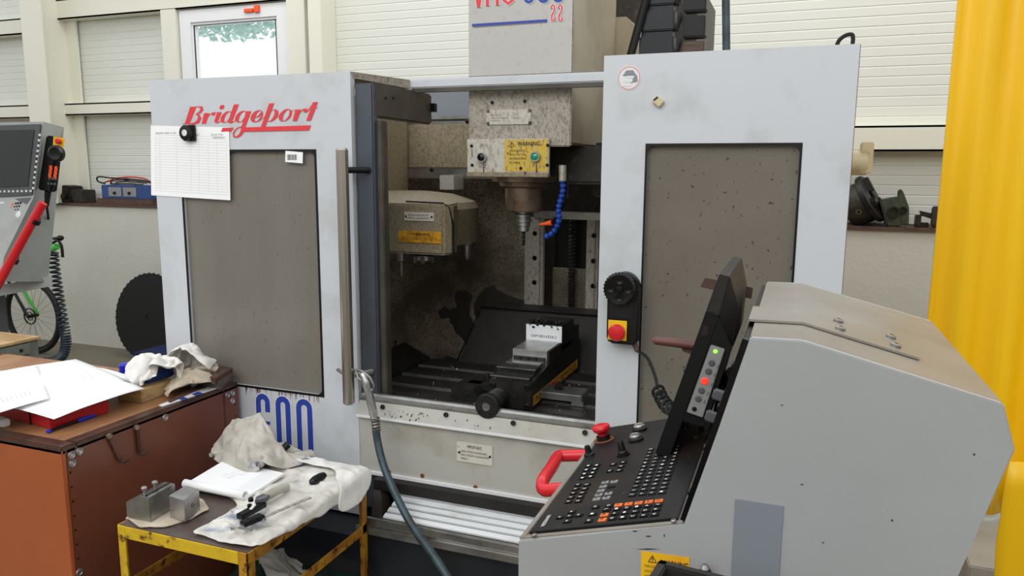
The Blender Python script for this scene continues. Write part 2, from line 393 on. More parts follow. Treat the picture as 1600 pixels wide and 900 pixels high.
mat('bronze', (168, 150, 132), .28, .7, dirt=(92, 66, 48), dscale=8, damt=.4, dsoft=.2)
mat('green_button', (20, 140, 110), .2, var=.05, coat=.5)
mat('blue_hose', (34, 74, 172), .32, var=.1)
mat('orange', (238, 88, 34), .35)
mat('orange_key', (232, 116, 48), .45)
mat('grey_key', (140, 140, 138), .45)
mat('paper', (248, 248, 248), .7, var=.01)
mat('grime', (70, 66, 62), .6, var=.2)
mat('brown_paint_lit', (178, 96, 54), .36, dirt=(160, 82, 44), dscale=2.5, damt=.4, dsoft=.3, var=.04, bump=.05, bscale=200)  # cabinet brown with the front's light mixed into the colour
mat('brown_paint_shaded', (122, 70, 50), .34, dirt=(104, 56, 40), dscale=3, damt=.5, dsoft=.3, var=.05, bump=.05, bscale=200)  # same cabinet brown, shade of the side put into the colour
mat('rim_steel', (98, 68, 56), .3, .4, dirt=(70, 46, 38), dscale=10, damt=.4)
mat('wood_top', (166, 122, 84), .4, dirt=(128, 84, 54), dscale=10, damt=.4, stretch=(1, .3, 1), dsoft=.15, dirt2=((90, 60, 42), 50, -.1, .08))
mat('wood', (188, 158, 112), .6, dirt=(142, 108, 68), dscale=14, damt=.35, stretch=(.3, 1, 3), dsoft=.12)
mat('wood_dark', (92, 66, 54), .6, dirt=(60, 42, 36), dscale=24, damt=.4, dsoft=.15)
mat('wood_red', (112, 66, 58), .5, dirt=(84, 46, 42), dscale=14, damt=.4, stretch=(.2, 1, 1))
mat('yellow_paint', (216, 180, 34), .42, dirt=(176, 128, 30), dscale=10, damt=.25, dsoft=.15, dirt2=((96, 62, 26), 40, .0, .05), bump=.1, bscale=150)
mat('yellow_rusty', (186, 134, 30), .5, dirt=(124, 72, 24), dscale=16, damt=.42, dsoft=.15, dirt2=((60, 32, 18), 45, .15, .06), bump=.15, bscale=150)
mat('stooltop', (96, 82, 76), .45, dirt=(66, 54, 50), dscale=9, damt=.4, dsoft=.2)
mat('green_paint', (24, 66, 56), .5, dirt=(14, 30, 28), dscale=12, damt=.5)
mat('rag', (232, 228, 220), .9, dirt=(180, 175, 166), dscale=11, damt=.35, dsoft=.22, bump=.4, bscale=420, dirt2=((116, 134, 166), 5.5, .0, .05))
mat('rag_white', (240, 237, 232), .9, dirt=(206, 202, 196), dscale=18, damt=.25, dsoft=.2, bump=.4, bscale=420)
mat('rag_grey', (206, 200, 190), .9, dirt=(150, 144, 134), dscale=12, damt=.4, dsoft=.25, bump=.35, bscale=420, dirt2=((96, 110, 140), 9, -.1, .05))
mat('rag_beige', (206, 193, 172), .9, dirt=(168, 152, 130), dscale=14, damt=.35, dsoft=.2, bump=.35, bscale=420)
mat('plastic_blue', (28, 70, 150), .35)
mat('plastic_green', (40, 130, 100), .35)
mat('blue_ink', (30, 42, 190), .3)
mat('charger_blue', (44, 72, 130), .4, dirt=(30, 44, 80), dscale=20, damt=.2)
mat('crate_blue', (20, 34, 74), .4)
mat('red_box', (176, 26, 36), .3, var=.08)
mat('plinth', (44, 49, 57), .35, .2, dirt=(26, 28, 31), dscale=4, damt=.4, dsoft=.25)
mat('bluegrey', (128, 134, 142), .4, var=.03)
mat('cast', (58, 54, 48), .5, .4, dirt=(100, 84, 62), dscale=22, damt=.2, dsoft=.12, bump=.2)
mat('cast_green', (70, 78, 62), .5, .3, dirt=(44, 46, 38), dscale=22, damt=.35, dsoft=.12, bump=.2)
mat('cream_part', (206, 190, 150), .45, dirt=(160, 140, 100), dscale=20, damt=.2)
mat('mach_grey', (172, 175, 172), .45, var=.03, dirt=(150, 150, 146), dscale=6, damt=.2, dsoft=.2)
mat('mach_dark', (84, 86, 90), .45, var=.05)
mat('screen', (52, 58, 58), .18, var=.05)
mat('screen_black', (14, 14, 16), .2)
mat('cab_grey', (118, 120, 112), .45, dirt=(92, 92, 86), dscale=6, damt=.3, dsoft=.2)
mat('led_green', (120, 220, 60), .3, emit=(110, 255, 50, 2.5))
mat('led_red', (230, 60, 40), .3, emit=(255, 50, 30, .7))
mat('lime', (70, 205, 60), .35)
mat('coil', (40, 52, 60), .4, var=.15)
mat('hose_teal', (52, 72, 80), .4, dirt=(38, 50, 56), dscale=20, damt=.4)
mat('tarp', (252, 203, 0), .4, dirt=(240, 176, 0), dscale=1.6, damt=.45, dsoft=.3, stretch=(1.5, 1.5, .25), var=.04)
mat('tarp_orange', (226, 140, 20), .45)
mat('plaster', (214, 211, 200), .8, dirt=(204, 200, 188), dscale=2.2, damt=.4, dsoft=.3, var=.03, bump=.2, bscale=40, dirt2=((140, 130, 116), 14, -.42, .02))
mat('siding', (220, 220, 211), .5, var=.015)
mat('steelwork', (230, 227, 212), .5, var=.03)
mat('upvc', (236, 236, 236), .35, var=.02)
mat('floor', (118, 108, 92), .55, dirt=(96, 88, 76), dscale=2.5, damt=.45, dsoft=.3, var=.08, dirt2=((70, 64, 56), 30, -.2, .05))
mat('hazy_leaf', (176, 212, 202), .6, var=.25)  # leaf green paled, overexposed haze put into the colour
mat('glass', (235, 245, 245), .05, trans=.9, spec=.5)
mat('work_lit', (236, 238, 240), .4, var=.02)  # milled steel face, strong light on it painted into the colour
mat('poly', (126, 119, 110), .25, trans=.32, dirt=(150, 144, 136), dscale=1.6, damt=.45, dsoft=.3, stretch=(1.5, 1, .5), var=.08, dirt2=((60, 52, 46), 90, -.15, .02))  # broad pale blotches paint the pane's reflection gradient; small dark specks are dirt
mat('poly_light', (134, 128, 118), .24, trans=.12, dirt=(108, 100, 90), dscale=1.6, damt=.42, dsoft=.25, var=.06, dirt2=((44, 38, 32), 80, -.12, .02))
# ------------------------------------------------------------------ the hall
WY = 5.08      # front of the masonry dado
SY = 5.32      # siding plane
struct('floor', G().box(-11.2, 5.2, -6.2, 5.5, -.1, 0), 'floor')
struct('wall_back', G().box(-11, 5, WY, WY + .4, 0, 1.30), 'plaster')
tr = struct('trim_1', G().box(-11, 5, WY - .02, SY + .08, 1.30, 1.322), 'wood_dark')
wallup = struct('wall_siding', G().box(-11, -4.98, SY + .03, SY + .1, 1.32, 4.0).box(-3.88, 5, SY + .03, SY + .1, 1.32, 4.0).box(-4.98, -3.88, SY + .03, SY + .1, 1.32, 2.2).box(-4.98, -3.88, SY + .03, SY + .1, 2.97, 4), 'siding')
z = 1.325; H = .0605
while z < 3.45:
    spans = [(-11, 5)] if (z + H < 2.22 or z > 2.96) else [(-11, -4.99), (-3.86, 5)]
    for x0, x1 in spans:
        g = G(); g.prism([(x0, SY + .03, z), (x0, SY + .003, z), (x0, SY, z + .005), (x0, SY, z + H - .006), (x0, SY + .003, z + H), (x0, SY + .03, z + H)], (x1 - x0, 0, 0))
        o = obj('siding_board', g, 'siding', wallup, sharp=4)
    z += H
struct('wall_front', G().box(-11, 5, -6.2, -6, 0, 3.0), 'plaster')
struct('wall_left', G().box(-11.2, -11, -6.2, 5.5, 0, 3.0), 'plaster')
struct('wall_right', G().box(5, 5.2, -6.2, 5.5, 0, 3.0), 'plaster')
# girts, posts and column
def girt(n, x0, x1, z0, z1, y0=5.2):
    struct('trim_%d' % n, G().box(x0, x1, y0, y0 + .012, z0, z1).box(x0, x1, y0, SY - .001, z1 - .012, z1).box(x0, x1, y0, SY - .001, z0, z0 + .012).box(x0, x0 + .01, y0, SY - .001, z0, z1), 'steelwork')
girt(2, P(75, 20, Y=5.2).x, -3.55, 2.96, 3.13); girt(3, P(95, 172, Y=5.2).x, -3.3, 2.115, 2.22); girt(4, -9, P(52, 172, Y=5.2).x, 2.10, 2.22); girt(5, -9, P(32, 30, Y=5.2).x, 2.86, 3.0)
girt(6, -.6, 4.5, 1.775, 1.93)
struct('trim_7', G().box(-5.15, -4.99, 5.19, SY - .001, 2.22, 2.965, .004), 'steelwork')
struct('trim_8', G().box(-3.87, -3.70, 5.19, SY - .001, 2.22, 3.4, .004), 'steelwork')
struct('trim_9', G().box(-3.62, -3.50, 5.12, SY - .001, 1.33, 3.6, .004), 'steelwork')
c0, c1_, c2x, c3x = P(32, 0, Y=4.95).x, P(60, 0, Y=4.95).x, P(56, 187, Y=4.95).x, P(80, 187, Y=4.95).x
g = G(); g.box(c0 - .02, c1_ + .01, 4.95, 4.965, 1.322, 3.7).box((c0 + c1_) / 2 - .01, (c0 + c1_) / 2 + .01, 4.965, 5.28, 1.322, 3.7).box(c0, c1_ + .02, 5.28, 5.30, 1.322, 3.7)
struct('trim_10', g, 'steelwork')
g = G().box(c1_ + .05, P(95, 172, Y=5.2).x, 5.22, 5.25, 2.145, 2.17).box(c1_ + .05, P(75, 20, Y=5.2).x, 5.22, 5.25, 3.0, 3.025)
struct('trim_11', g, 'steelwork')
# window
g = G(); g.frame(-4.975, -3.885, 2.235, 2.95, -4.86, -3.985, 2.34, 2.85, 5.22, 5.30, .004)
wn = struct('window_1', g, 'upvc')
g = G(); g.frame(-4.86, -3.985, 2.34, 2.85, -4.835, -4.01, 2.365, 2.825, 5.235, 5.285, .003); obj('window_sash', g, 'upvc', wn)
g = G()
for a in ((-4.838, -4.832, 2.36, 2.83), (-4.01, -4.004, 2.36, 2.83), (-4.84, -4.0, 2.822, 2.828)): g.box(a[0], a[1], 5.231, 5.24, a[2], a[3])
obj('window_gasket', g, 'black', wn)
obj('window_pane', G().box(-4.835, -4.01, 5.255, 5.262, 2.365, 2.825), 'glass', wn)
obj('window_latch', G().box(-4.29, -4.2, 5.2, 5.219, 2.89, 2.92, .004).box(-4.19, -4.14, 5.2, 5.219, 2.885, 2.94, .003), 'orange', wn)
# leaves hanging outside above the window
g = G()
for i in range(2600):
    c = V((random.uniform(-6.2, -4.2), random.uniform(6.0, 6.5), random.uniform(2.93, 3.5))); a = V([random.uniform(-1, 1) for _ in range(3)]).normalized(); b = a.orthogonal().normalized()
    g.bm.faces.new([g.bm.verts.new(c + q) for q in (a * .04, b * .018, -a * .04, -b * .018)])
tag(obj('foliage', g, 'hazy_leaf'), 'pale green foliage hanging outside the top of the bright window', 'foliage', kind='stuff')
# ------------------------------------------------------------------ milling machine
MY = 2.10
mm = thing('milling_machine', (-1.0, 2.7, 0), 'large light grey enclosed milling machine with red script lettering and open door', 'machine')
lp = obj('left_front_panel', G().frame(-2.152, -1.335, .478, 1.95, -2.03, -1.475, .885, 1.705, MY, MY + .012, .022), 'panel', mm)
rp = obj('right_front_panel', G().frame(-.517, .118, .47, 1.957, -.392, -.002, .80, 1.718, 2.075, 2.09, .018), 'panel', mm)
obj('panel_edge', G().box(.117, .1195, 2.076, 2.10, .47, 1.956), 'rust', rp)
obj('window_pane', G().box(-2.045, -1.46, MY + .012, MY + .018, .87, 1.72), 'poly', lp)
obj('window_pane', G().box(-.405, .012, 2.09, 2.096, .79, 1.73), 'poly_light', rp)
obj('window_gasket', G().frame(-2.036, -1.469, .879, 1.711, -2.028, -1.477, .887, 1.703, MY - .0012, MY + .0005, .02), 'black', lp)
obj('window_gasket', G().frame(-.396, .002, .796, 1.722, -.390, -.004, .802, 1.716, 2.0738, 2.076, .018), 'black', rp)
obj('inner_window_frame', G().box(-2.06, -1.955, MY + .03, MY + .05, .80, 1.74), 'panel', lp)
# returns, added light-blocking roof and side skins
obj('left_side_skin', G().box(-2.152, -2.14, MY + .012, 3.3, .10, 1.95), 'panel', mm)
obj('right_side_skin', G().box(.106, .118, 2.11, 3.3, .10, 1.95), 'panel', mm)
obj('panel_return', G().box(-1.347, -1.335, MY + .012, 2.125, .478, 1.95), 'panel_worn', lp)
obj('roof_return', G().prism([(-1.337, MY + .001, 1.932), (-1.335, MY + .001, 1.95), (-1.285, 2.40, 1.955), (-1.285, 2.40, 1.925)], (-.05, 0, 0)), 'head', mm)
obj('shade_roof_sheet', G().box(-2.14, -1.56, MY + .012, 2.40, 1.935, 1.95), 'panel_worn', mm)  # roof sheets out of view, added to keep the interior dark
obj('shade_roof_sheet', G().box(-1.56, -1.335, MY + .012, 2.40, 1.935, 1.95), 'panel_worn', mm)
obj('shade_roof_sheet', G().box(-.50, .106, 2.10, 2.80, 1.935, 1.95), 'panel_worn', mm)
obj('canopy_rail', G().box(-1.287, -.40, 2.40, 2.425, 1.926, 1.957, .004), 'panel', mm)
obj('rail_groove', G().box(-1.28, -.5, 2.402, 2.42, 1.912, 1.926), 'door_inner', mm)
obj('inner_sheet', G().box(-1.95, -.5, 3.18, 3.195, 1.87, 2.02), 'bluegrey', mm)
# interior
IY = 3.22
g = G().box(-2.14, -1.14, IY, IY + .03, .5, 1.93); bw = obj('inner_back_wall', g, 'inner_wall', mm)
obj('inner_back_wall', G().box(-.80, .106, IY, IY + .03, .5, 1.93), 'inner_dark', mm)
obj('inner_side_wall', G().box(-2.138, -2.12, 2.2, 3.2, .5, 1.93), 'inner_wall', mm)
obj('inner_side_wall', G().box(.08, .105, 2.2, 3.2, .5, 1.93), 'inner_wall', mm)
obj('machine_column', G().box(-1.20, -.45, 3.42, 4.1, .2, 2.45), 'inner_dark', mm)
obj('machine_bed', G().box(-2.1, .08, 2.2, 3.2, .1, .6), 'inner_dark', mm)
# stains on the back wall, worn edges traced as flat patches of old coolant
SP = [[(726, 453), (740, 462), (742, 480), (752, 498), (748, 540), (732, 545), (722, 530), (712, 520), (705, 505), (698, 495), (704, 482), (712, 480), (710, 465), (712, 455)],
      [(735, 470), (752, 450), (770, 443), (782, 458), (822, 470), (824, 496), (750, 500), (736, 492), (733, 480)],
      [(684, 487), (694, 478), (702, 484), (700, 496), (690, 500)], [(690, 562), (698, 557), (718, 560), (715, 568), (695, 567)], [(686, 440), (689, 436), (692, 440), (690, 446)]]
g = G()
for i, s in enumerate(SP):
    n = len(s); out = []
    for a in range(n):
        p, q = V(s[a]), V(s[(a + 1) % n])
        for b in range(3):
            c = p.lerp(q, b / 3); c += V((noise.noise(V((c.x * .3, c.y * .3, 1))), noise.noise(V((c.x * .3, c.y * .3, 7))))) * 4
            out.append(P(c.x, c.y, Y=IY - .001 - .0004 * i))
    f = g.bm.faces.new([g.bm.verts.new(p) for p in out])
bmesh.ops.triangulate(g.bm, faces=g.bm.faces)
obj('coolant_stain', g, 'stain', bw)
g = G(); LAY[0] = 0; ribbon(g, [(772, 443), (756, 448), (744, 460), (738, 474), (737, 490), (743, 503), (756, 511)], [3, 6, 7, 6, 7, 8, 4], lambda x, y: P(x, y, Y=IY - .0045)); obj('bare_patch', g, 'inner_wall', bw)
obj('bent_strip', G().tube([P(618, 532, Y=3.19), P(617, 550, Y=3.18), P(612, 575, Y=3.17)], .004, 6), 'black', mm)
# column guide rails
for x0, x1 in ((-1.14, -1.053), (-.854, -.80)):
    r_ = obj('guide_rail', G().box(x0, x1, 3.19, 3.22, .90, 1.44, .003).box(x0 + .03, x1 - .012, 3.175, 3.19, .90, 1.44, .003), 'plate_metal', mm)
    for zz_ in (1.04, 1.15, 1.26, 1.37): obj('guide_bolt', G().lathe(((x0 + x1) / 2 + .01, 3.175, zz_), (0, -1, 0), [(.011, 0), (.011, .001), (.008, .001), (.008, -.003)], 12), 'dark_steel', r_)
obj('rail_crossbar', G().box(-1.09, -.62, 3.16, 3.2, 1.438, 1.47, .003), 'steel', mm)
obj('ball_screw', G().tube(helix([(-.95, 3.30, .95), (-.95, 3.30, 1.44)], .014, 30, 8), .004, 5).cyl((-.95, 3.30, .9), (-.95, 3.30, 1.44), .013), 'dark_steel', mm)
obj('cavity_shade', G().box(-1.05, -.86, 3.36, 3.38, 1.2, 1.44), 'black', mm)  # black sheet standing in for the shade deep in the cavity
obj('cavity_plate', G().box(-1.05, -.80, 3.33, 3.35, .8, 1.2), 'inner_wall', mm)
# way cover behind the table
g = G(); g.prism([(0, 2.78, .86), (0, 2.93, 1.065), (0, 3.15, 1.065), (0, 3.15, .86)], (.01, 0, 0)); g.bm.free(); g = G()
g.hexa([(-1.29, 2.78, .84), (-.30, 2.78, .84), (-.30, 3.17, .84), (-1.29, 3.17, .84), (-1.235, 2.93, 1.068), (-.30, 2.93, 1.068), (-.30, 3.17, 1.05), (-1.235, 3.17, 1.05)], .003)
wc = obj('way_cover', g, 'black_dusty', mm)
obj('cover_lip', G().tube([(-1.29, 2.772, .85), (-1.237, 2.922, 1.07), (-.3, 2.922, 1.07)], .004, 5), 'black', wc)
obj('cover_step', G().box(-.66, -.30, 2.70, 2.92, .86, 1.02, .004), 'dark_steel', mm)
# worktable with T slots
TZ = .88
wt = obj('worktable', G().box(-1.375, -.30, 2.22, 2.315, .80, TZ, .002).box(-1.375, -.30, 2.335, 2.445, .80, TZ, .002).box(-1.375, -.30, 2.465, 2.58, .80, TZ, .002).box(-1.375, -.30, 2.60, 2.72, .80, TZ, .002).box(-1.37, -.3, 2.23, 2.71, .79, .855), 'table_top', mm)
for y in (2.3335, 2.4635, 2.5985): obj('slot_edge', G().box(-1.372, -.30, y + .001, y + .006, TZ - .012, TZ + .003), 'ground_steel', wt)
obj('table_end', G().hexa([(-1.56, 2.25, .80), (-1.375, 2.25, .80), (-1.375, 2.72, .80), (-1.56, 2.72, .80), (-1.5, 2.35, .94), (-1.38, 2.3, .885), (-1.38, 2.72, .885), (-1.5, 2.72, .94)], .004), 'dark_steel', wt)
obj('coolant_trough', G().box(-2.1, .06, 2.125, 2.23, .80, .872, .002).box(-2.1, .06, 2.7, 2.8, .78, .85), 'table_top', mm)
obj('sill', G().tube([(-1.335, 2.118, .897), (-.30, 2.118, .897)], .015, 10).box(-1.335, -.30, 2.118, 2.14, .87, .895), 'steel', mm)
# front lower panels
ap = obj('apron_panel', G().box(-1.335, -.10, 2.10, 2.115, .635, .842, .002).hexa([(-1.335, 2.085, .838), (-.10, 2.085, .838), (-.10, 2.118, .838), (-1.335, 2.118, .838), (-1.335, 2.105, .885), (-.10, 2.105, .885), (-.10, 2.118, .885), (-1.335, 2.118, .885)]), 'lowerpanel', mm)
obj('apron_flange', G().box(-1.335, -.10, 2.082, 2.10, .833, .841, .001).box(-1.335, -.10, 2.09, 2.10, .635, .645), 'white_print', ap)
for u, v in ((598, 636), (697, 648), (802, 661), (914, 676)):
    p = P(u, v, Y=2.097); g = G(); bolt(g, p, (0, -1, .35), .008, .006); obj('panel_bolt', g, 'black', ap)
for u, v in ((660, 743), (743, 761), (608, 737)):
    p = P(u, v, Y=2.1); g = G(); bolt(g, p, (0, -1, 0), .007, .004); obj('panel_bolt', g, 'rust', ap)
g = G()
p0 = P(715, 731 - 27, Y=2.099); npl = obj('notice_plate', G().box(p0.x - .002, p0.x + .121, 2.0965, 2.0995, .757 - .03, .757 + .035, .0005), 'plate_white', mm)
zt = .757
b = txt_bm('IMPORTANT', (p0.x + .035, 2.096, zt + .018), (1, 0, 0), (0, 0, 1), .05, .010)
b = txt_bm('USER SYSTEM GUIDELINES', (p0.x + .012, 2.096, zt + .003), (1, 0, 0), (0, 0, 1), .09, .006, b)
b = txt_bm('CHECK COOLANT CONCENTRATION', (p0.x + .012, 2.096, zt - .009), (1, 0, 0), (0, 0, 1), .097, .006, b)
b = txt_bm('WEEKLY', (p0.x + .012, 2.096, zt - .021), (1, 0, 0), (0, 0, 1), .026, .006, b)
obj('lettering', b, 'black_print', npl)
for dx in (.007, .113):
    g = G(); bolt(g, (p0.x + dx, 2.0965, zt), (0, -1, 0), .004, .002, False); obj('rivet', g, 'black', npl)
# scuff marks on the flange
g = G()
for i in range(34):
    x = -1.235 + random.random() * .16 if i < 26 else random.uniform(-1.05, -.7); zc = random.uniform(.845, .870); s = random.uniform(.001, .0028); y_ = 2.084 + (zc - .838) * .42
    g.bm.faces.new([g.bm.verts.new((x + a, y_ - .0012 + .42 * c, zc + c)) for a, c in ((-s, -s * 1.4), (s * .4, -s), (s, s * 1.2), (-s * .3, s))])
obj('paint_scuff', g, 'black_print', ap)['kind'] = 'stuff'
# dark channel and ribbed aluminium tray
obj('dark_channel', G().box(-1.26, -.10, 2.06, 2.098, .60, .634), 'black_dusty', mm)
ty0, ty1, tz0, tz1 = 1.95, 2.085, .566, .604
tray = obj('step_tray', G().hexa([(-1.17, ty0, .52), (-.30, ty0, .52), (-.30, 2.1, .52), (-1.17, 2.1, .52), (-1.17, ty0, tz0 - .006), (-.30, ty0, tz0 - .006), (-.30, 2.1, tz1 - .006), (-1.17, 2.1, tz1 - .006)]), 'dark_steel', mm)
for i in range(5):
    a = ty0 + .006 + (ty1 - ty0) * i / 5; c = ty0 + (ty1 - ty0) * (i + 1) / 5 - .003
    za = tz0 + (tz1 - tz0) * (a - ty0) / (ty1 - ty0); zc = tz0 + (tz1 - tz0) * (c - ty0) / (ty1 - ty0)
    obj('tray_slat', G().hexa([(-1.165, a, za - .008), (-.305, a, za - .008), (-.305, c, zc - .008), (-1.165, c, zc - .008), (-1.165, a, za), (-.305, a, za), (-.305, c, zc), (-1.165, c, zc)], .001), 'aluminium', tray)
obj('tray_lip', G().box(-1.22, -.30, ty0 - .012, ty0, .53, tz0 - .004, .002).box(-1.25, -.30, ty0 - .02, ty0 - .012, .51, .535, .002), 'steel', tray)
obj('plinth', G().box(-1.78, .08, 1.97, 2.6, .05, .47, .004).box(-1.26, .05, 1.96, 2.1, .3, .52, .004), 'plinth', mm)
obj('coolant_tank', G().box(-1.78, -.2, 1.94, 1.968, 0, .22, .005), 'green_paint', mm)
# sliding door: channel, header, inner faces
dr = obj('sliding_door', G().box(-1.333, -1.267, 2.118, 2.15, .50, 1.915, .005), 'door_metal', mm)
obj('door_stile', G().box(-1.2675, -1.245, 2.135, 2.17, .50, 1.80, .003), 'door_inner', dr)
obj('door_header', G().box(-1.29, -1.266, 2.13, 2.53, 1.81, 1.918, .006), 'door_inner', dr)
g = G()
for u, v in ((603, 153), (615, 153)): g.ball(P(u, v, X=-1.265), .006, (.3, 1, 1), 8)
obj('door_screw', g, 'black', dr)
obj('header_catch', G().box(-1.268, -1.25, 2.515, 2.54, 1.855, 1.885, .002), 'black', dr)
obj('door_foot', G().prism([(-1.26, 2.06, .60), (-1.235, 2.06, .60), (-1.205, 2.02, .50), (-1.225, 2.02, .485), (-1.26, 2.04, .52)], (0, .06, 0), .002), 'door_inner', dr)
hd = obj('door_handle', G().lathe((-1.33, 2.035, .892), (0, 0, 1), [(.015, 0), (.019, .004), (.019, .814), (.015, .82)], 20), 'stainless', mm)
obj('handle_standoff', G().cyl((-1.33, 2.04, 1.645), (-1.285, 2.118, 1.645), .010), 'black', hd)
obj('handle_standoff', G().cyl((-1.33, 2.04, .985), (-1.29, 2.118, .985), .010).cyl((-1.385, 2.06, .995), (-1.34, 2.035, .99), .006), 'steel', hd)
# tool changer beam and carousel
obj('changer_beam', G().box(-2.0, -1.02, 2.98, 3.1, 1.655, 1.84, .004), 'beige_dirty', mm)
obj('changer_rail', G().box(-1.9, -1.02, 3.0, 3.1, 1.862, 1.875).box(-1.9, -1.02, 2.99, 3.1, 1.84, 1.853).box(-1.9, -1.02, 2.96, 3.02, 1.61, 1.652, .002), 'steel', mm)
obj('rail_screw', G().ball(P(730, 189, Y=2.985), .011, (1, .4, 1), 10).ball(P(674, 265, Y=2.955), .009, (1, .4, 1), 10), 'black', mm)
obj('changer_arm', G().box(-1.84, -1.62, 2.72, 2.75, 1.50, 1.92, .003), 'beige_dirty', mm)
obj('changer_arm', G().box(-1.66, -1.60, 2.70, 2.96, 1.55, 1.90, .003), 'beige_dirty', mm)
obj('changer_block', G().box(-1.40, -1.335, 2.86, 2.96, 1.565, 1.625, .002), 'head_top', mm)
cc = (-1.525, 2.79)
tcz = obj('tool_carousel', G().lathe((cc[0], cc[1], 1.345), (0, 0, 1), [(.27, 0), (.30, .01), (.305, .15), (.29, .175), (.2, .205), (.1, .215)], 48), 'beige_dirty', mm)
g = G(); xs_ = P(693, 340, Y=2.462).x; top = [(-1.75, 2.462), (xs_, 2.462), (xs_ + .02, 2.50), (xs_ - .01, 2.60), (xs_ - .06, 2.70), (-1.75, 2.70)]
g.prism([(x, y, 1.34) for x, y in top], (0, 0, .185), .008)
tcov = obj('carousel_cover', g, 'beige_dirty', mm)
obj('cover_seam', G().tube([(xs_ + .021, 2.50, 1.335), (xs_ + .021, 2.50, 1.45), (xs_ + .010, 2.485, 1.515), (xs_ - .01, 2.475, 1.529), (-1.35, 2.478, 1.532)], .0035, 6), 'black', tcov)
pl = P(632, 331, Y=2.46); pr = P(678, 346, Y=2.46)
pp = obj('patent_plate', G().box(pl.x, pr.x, 2.457, 2.462, pr.z, pl.z, .0005), 'plate_white', mm)
W_ = pr.x - pl.x; H_ = pl.z - pr.z
b = txt_bm('PATENT APPLIED FOR', (pl.x + W_ * .14, 2.4568, pr.z + H_ * .55), (1, 0, 0), (0, 0, 1), W_ * .7, H_ * .2)
b = txt_bm('APP No. GB 9405959.0', (pl.x + W_ * .14, 2.4568, pr.z + H_ * .22), (1, 0, 0), (0, 0, 1), W_ * .7, H_ * .2, b)
obj('lettering', b, 'black_print', pp)
for f in (.06, .94):
    g = G(); bolt(g, (pl.x + W_ * f, 2.457, (pl.z + pr.z) / 2), (0, -1, 0), .004, .002, False); obj('rivet', g, 'black', pp)
pl = P(623, 360, Y=2.46); pr = P(690, 381, Y=2.46); W_ = pr.x - pl.x; H_ = pl.z - pr.z
pp = obj('warning_plate', G().box(pl.x, pr.x, 2.457, 2.462, pr.z, pl.z, .0005), 'yellow_label_dirty', mm)
b = txt_bm('WARNING', (pl.x + W_ * .3, 2.4568, pr.z + H_ * .62), (1, 0, 0), (0, 0, 1), W_ * .45, H_ * .25, offset=.02)
for i, t in enumerate(('KEEP HANDS CLEAR OF TOOL CAROUSEL', 'ISOLATE POWER BEFORE LOADING TOOLS', 'BY HAND')):
    b = txt_bm(t, (pl.x + W_ * .08, 2.4568, pr.z + H_ * (.42 - .17 * i)), (1, 0, 0), (0, 0, 1), W_ * (.84 if i < 2 else .2), H_ * .10, b)
obj('lettering', b, 'black_print', pp)
# tools hanging in the carousel
def toolholder(u, v0, v1, label, style, Y):
    a = P(u, v0, Y=Y); c = P(u, v1, Y=Y); L = a.z - c.z
    g = G()
    if style == 'probe': prof = [(.004, 0), (.006, .012), (.007, .055), (.020, .06), (.020, .10), (.032, .105), (.032, .118), (.027, .12), (.027, .126), (.032, .128), (.032, .14), (.022, .145), (.022, L + .02)]
    elif style == 'mill': prof = [(.034, 0), (.044, .006), (.042, .022), (.028, .035), (.028, .06), (.022, .065), (.022, L + .02)]
    else: prof = [(.008, 0), (.012, .01), (.015, .03), (.012, .032), (.015, .06), (.022, .065), (.02, L + .02)]
    sc_ = (L + .02) / (prof[-1][1]); g.lathe((a.x, Y, c.z), (0, 0, 1), [(r * .9, h * sc_) for r, h in prof], 20)
    t = tag(obj('tool_holder', g, 'ground_steel'), label, 'tool', 'tools hanging under the carousel')
    if style == 'mill':
        for k in range(5):
            an = 2 * pi * k / 5; cpt = V((a.x + .038 * cos(an), Y + .038 * sin(an), c.z + .008))
            obj('cutting_insert', G().obox(cpt, (-sin(an), cos(an), 0), (0, 0, 1), (cos(an), sin(an), 0), .008, .012, .005, .001), 'bronze', t)
    return t
toolholder(627, 386, 431, 'slim steel tool holder with thin probe tip under the yellow warning plate', 'probe', 2.60)
toolholder(663, 384, 408, 'short bronze coloured face milling cutter under the tool carousel', 'mill', 2.60)
toolholder(730, 378, 406, 'small dark tool holder at the right edge of the carousel', 'small', 2.78)
# spindle head
sh = obj('spindle_head', G().prism([(-1.078, 2.46, 1.735), (-1.078, 2.90, 1.735), (-1.078, 3.07, 1.86), (-1.078, 3.07, 2.75), (-1.078, 2.46, 2.75)], (.358, 0, 0), .006), 'head_side', mm)
hc = obj('head_cover', G().box(-1.085, -.716, 2.448, 2.462, 1.727, 2.75, .004), 'head', mm)
g = G().box(-1.083, -.718, 2.4465, 2.449, 1.965, 2.749); obj('upper_cover', g, 'head_top', hc)
obj('head_rear_housing', G().prism([(-1.0, 3.07, 1.9), (-.62, 3.07, 1.9), (-.62, 3.07, 2.19), (-.68, 3.07, 2.25), (-1.0, 3.07, 2.25)], (0, .35, 0)), 'head_side', mm)
obj('head_underside', G().box(-1.04, -.64, 2.62, 3.1, 1.60, 1.733, .01).box(-.72, -.60, 2.75, 3.05, 1.55, 1.75, .01), 'inner_dark', mm)
op = obj('operator_plate', G().box(-1.083, -.786, 2.43, 2.446, 1.627, 1.753, .002), 'plate_metal', mm)
obj('plate_lower_lip', G().box(-1.083, -.786, 2.426, 2.44, 1.625, 1.641, .002), 'beige_dirty', op)
xa = P(788.5, 240, Y=2.43).x
obj('yellow_field', G().box(xa, -.789, 2.4285, 2.4302, 1.644, 1.75), 'yellow_label', op)
X1 = -.789; W_ = X1 - xa
b = txt_bm('WARNING', (xa + W_ * .30, 2.428, 1.729), (1, 0, 0), (0, 0, 1), W_ * .52, .014, offset=.02)
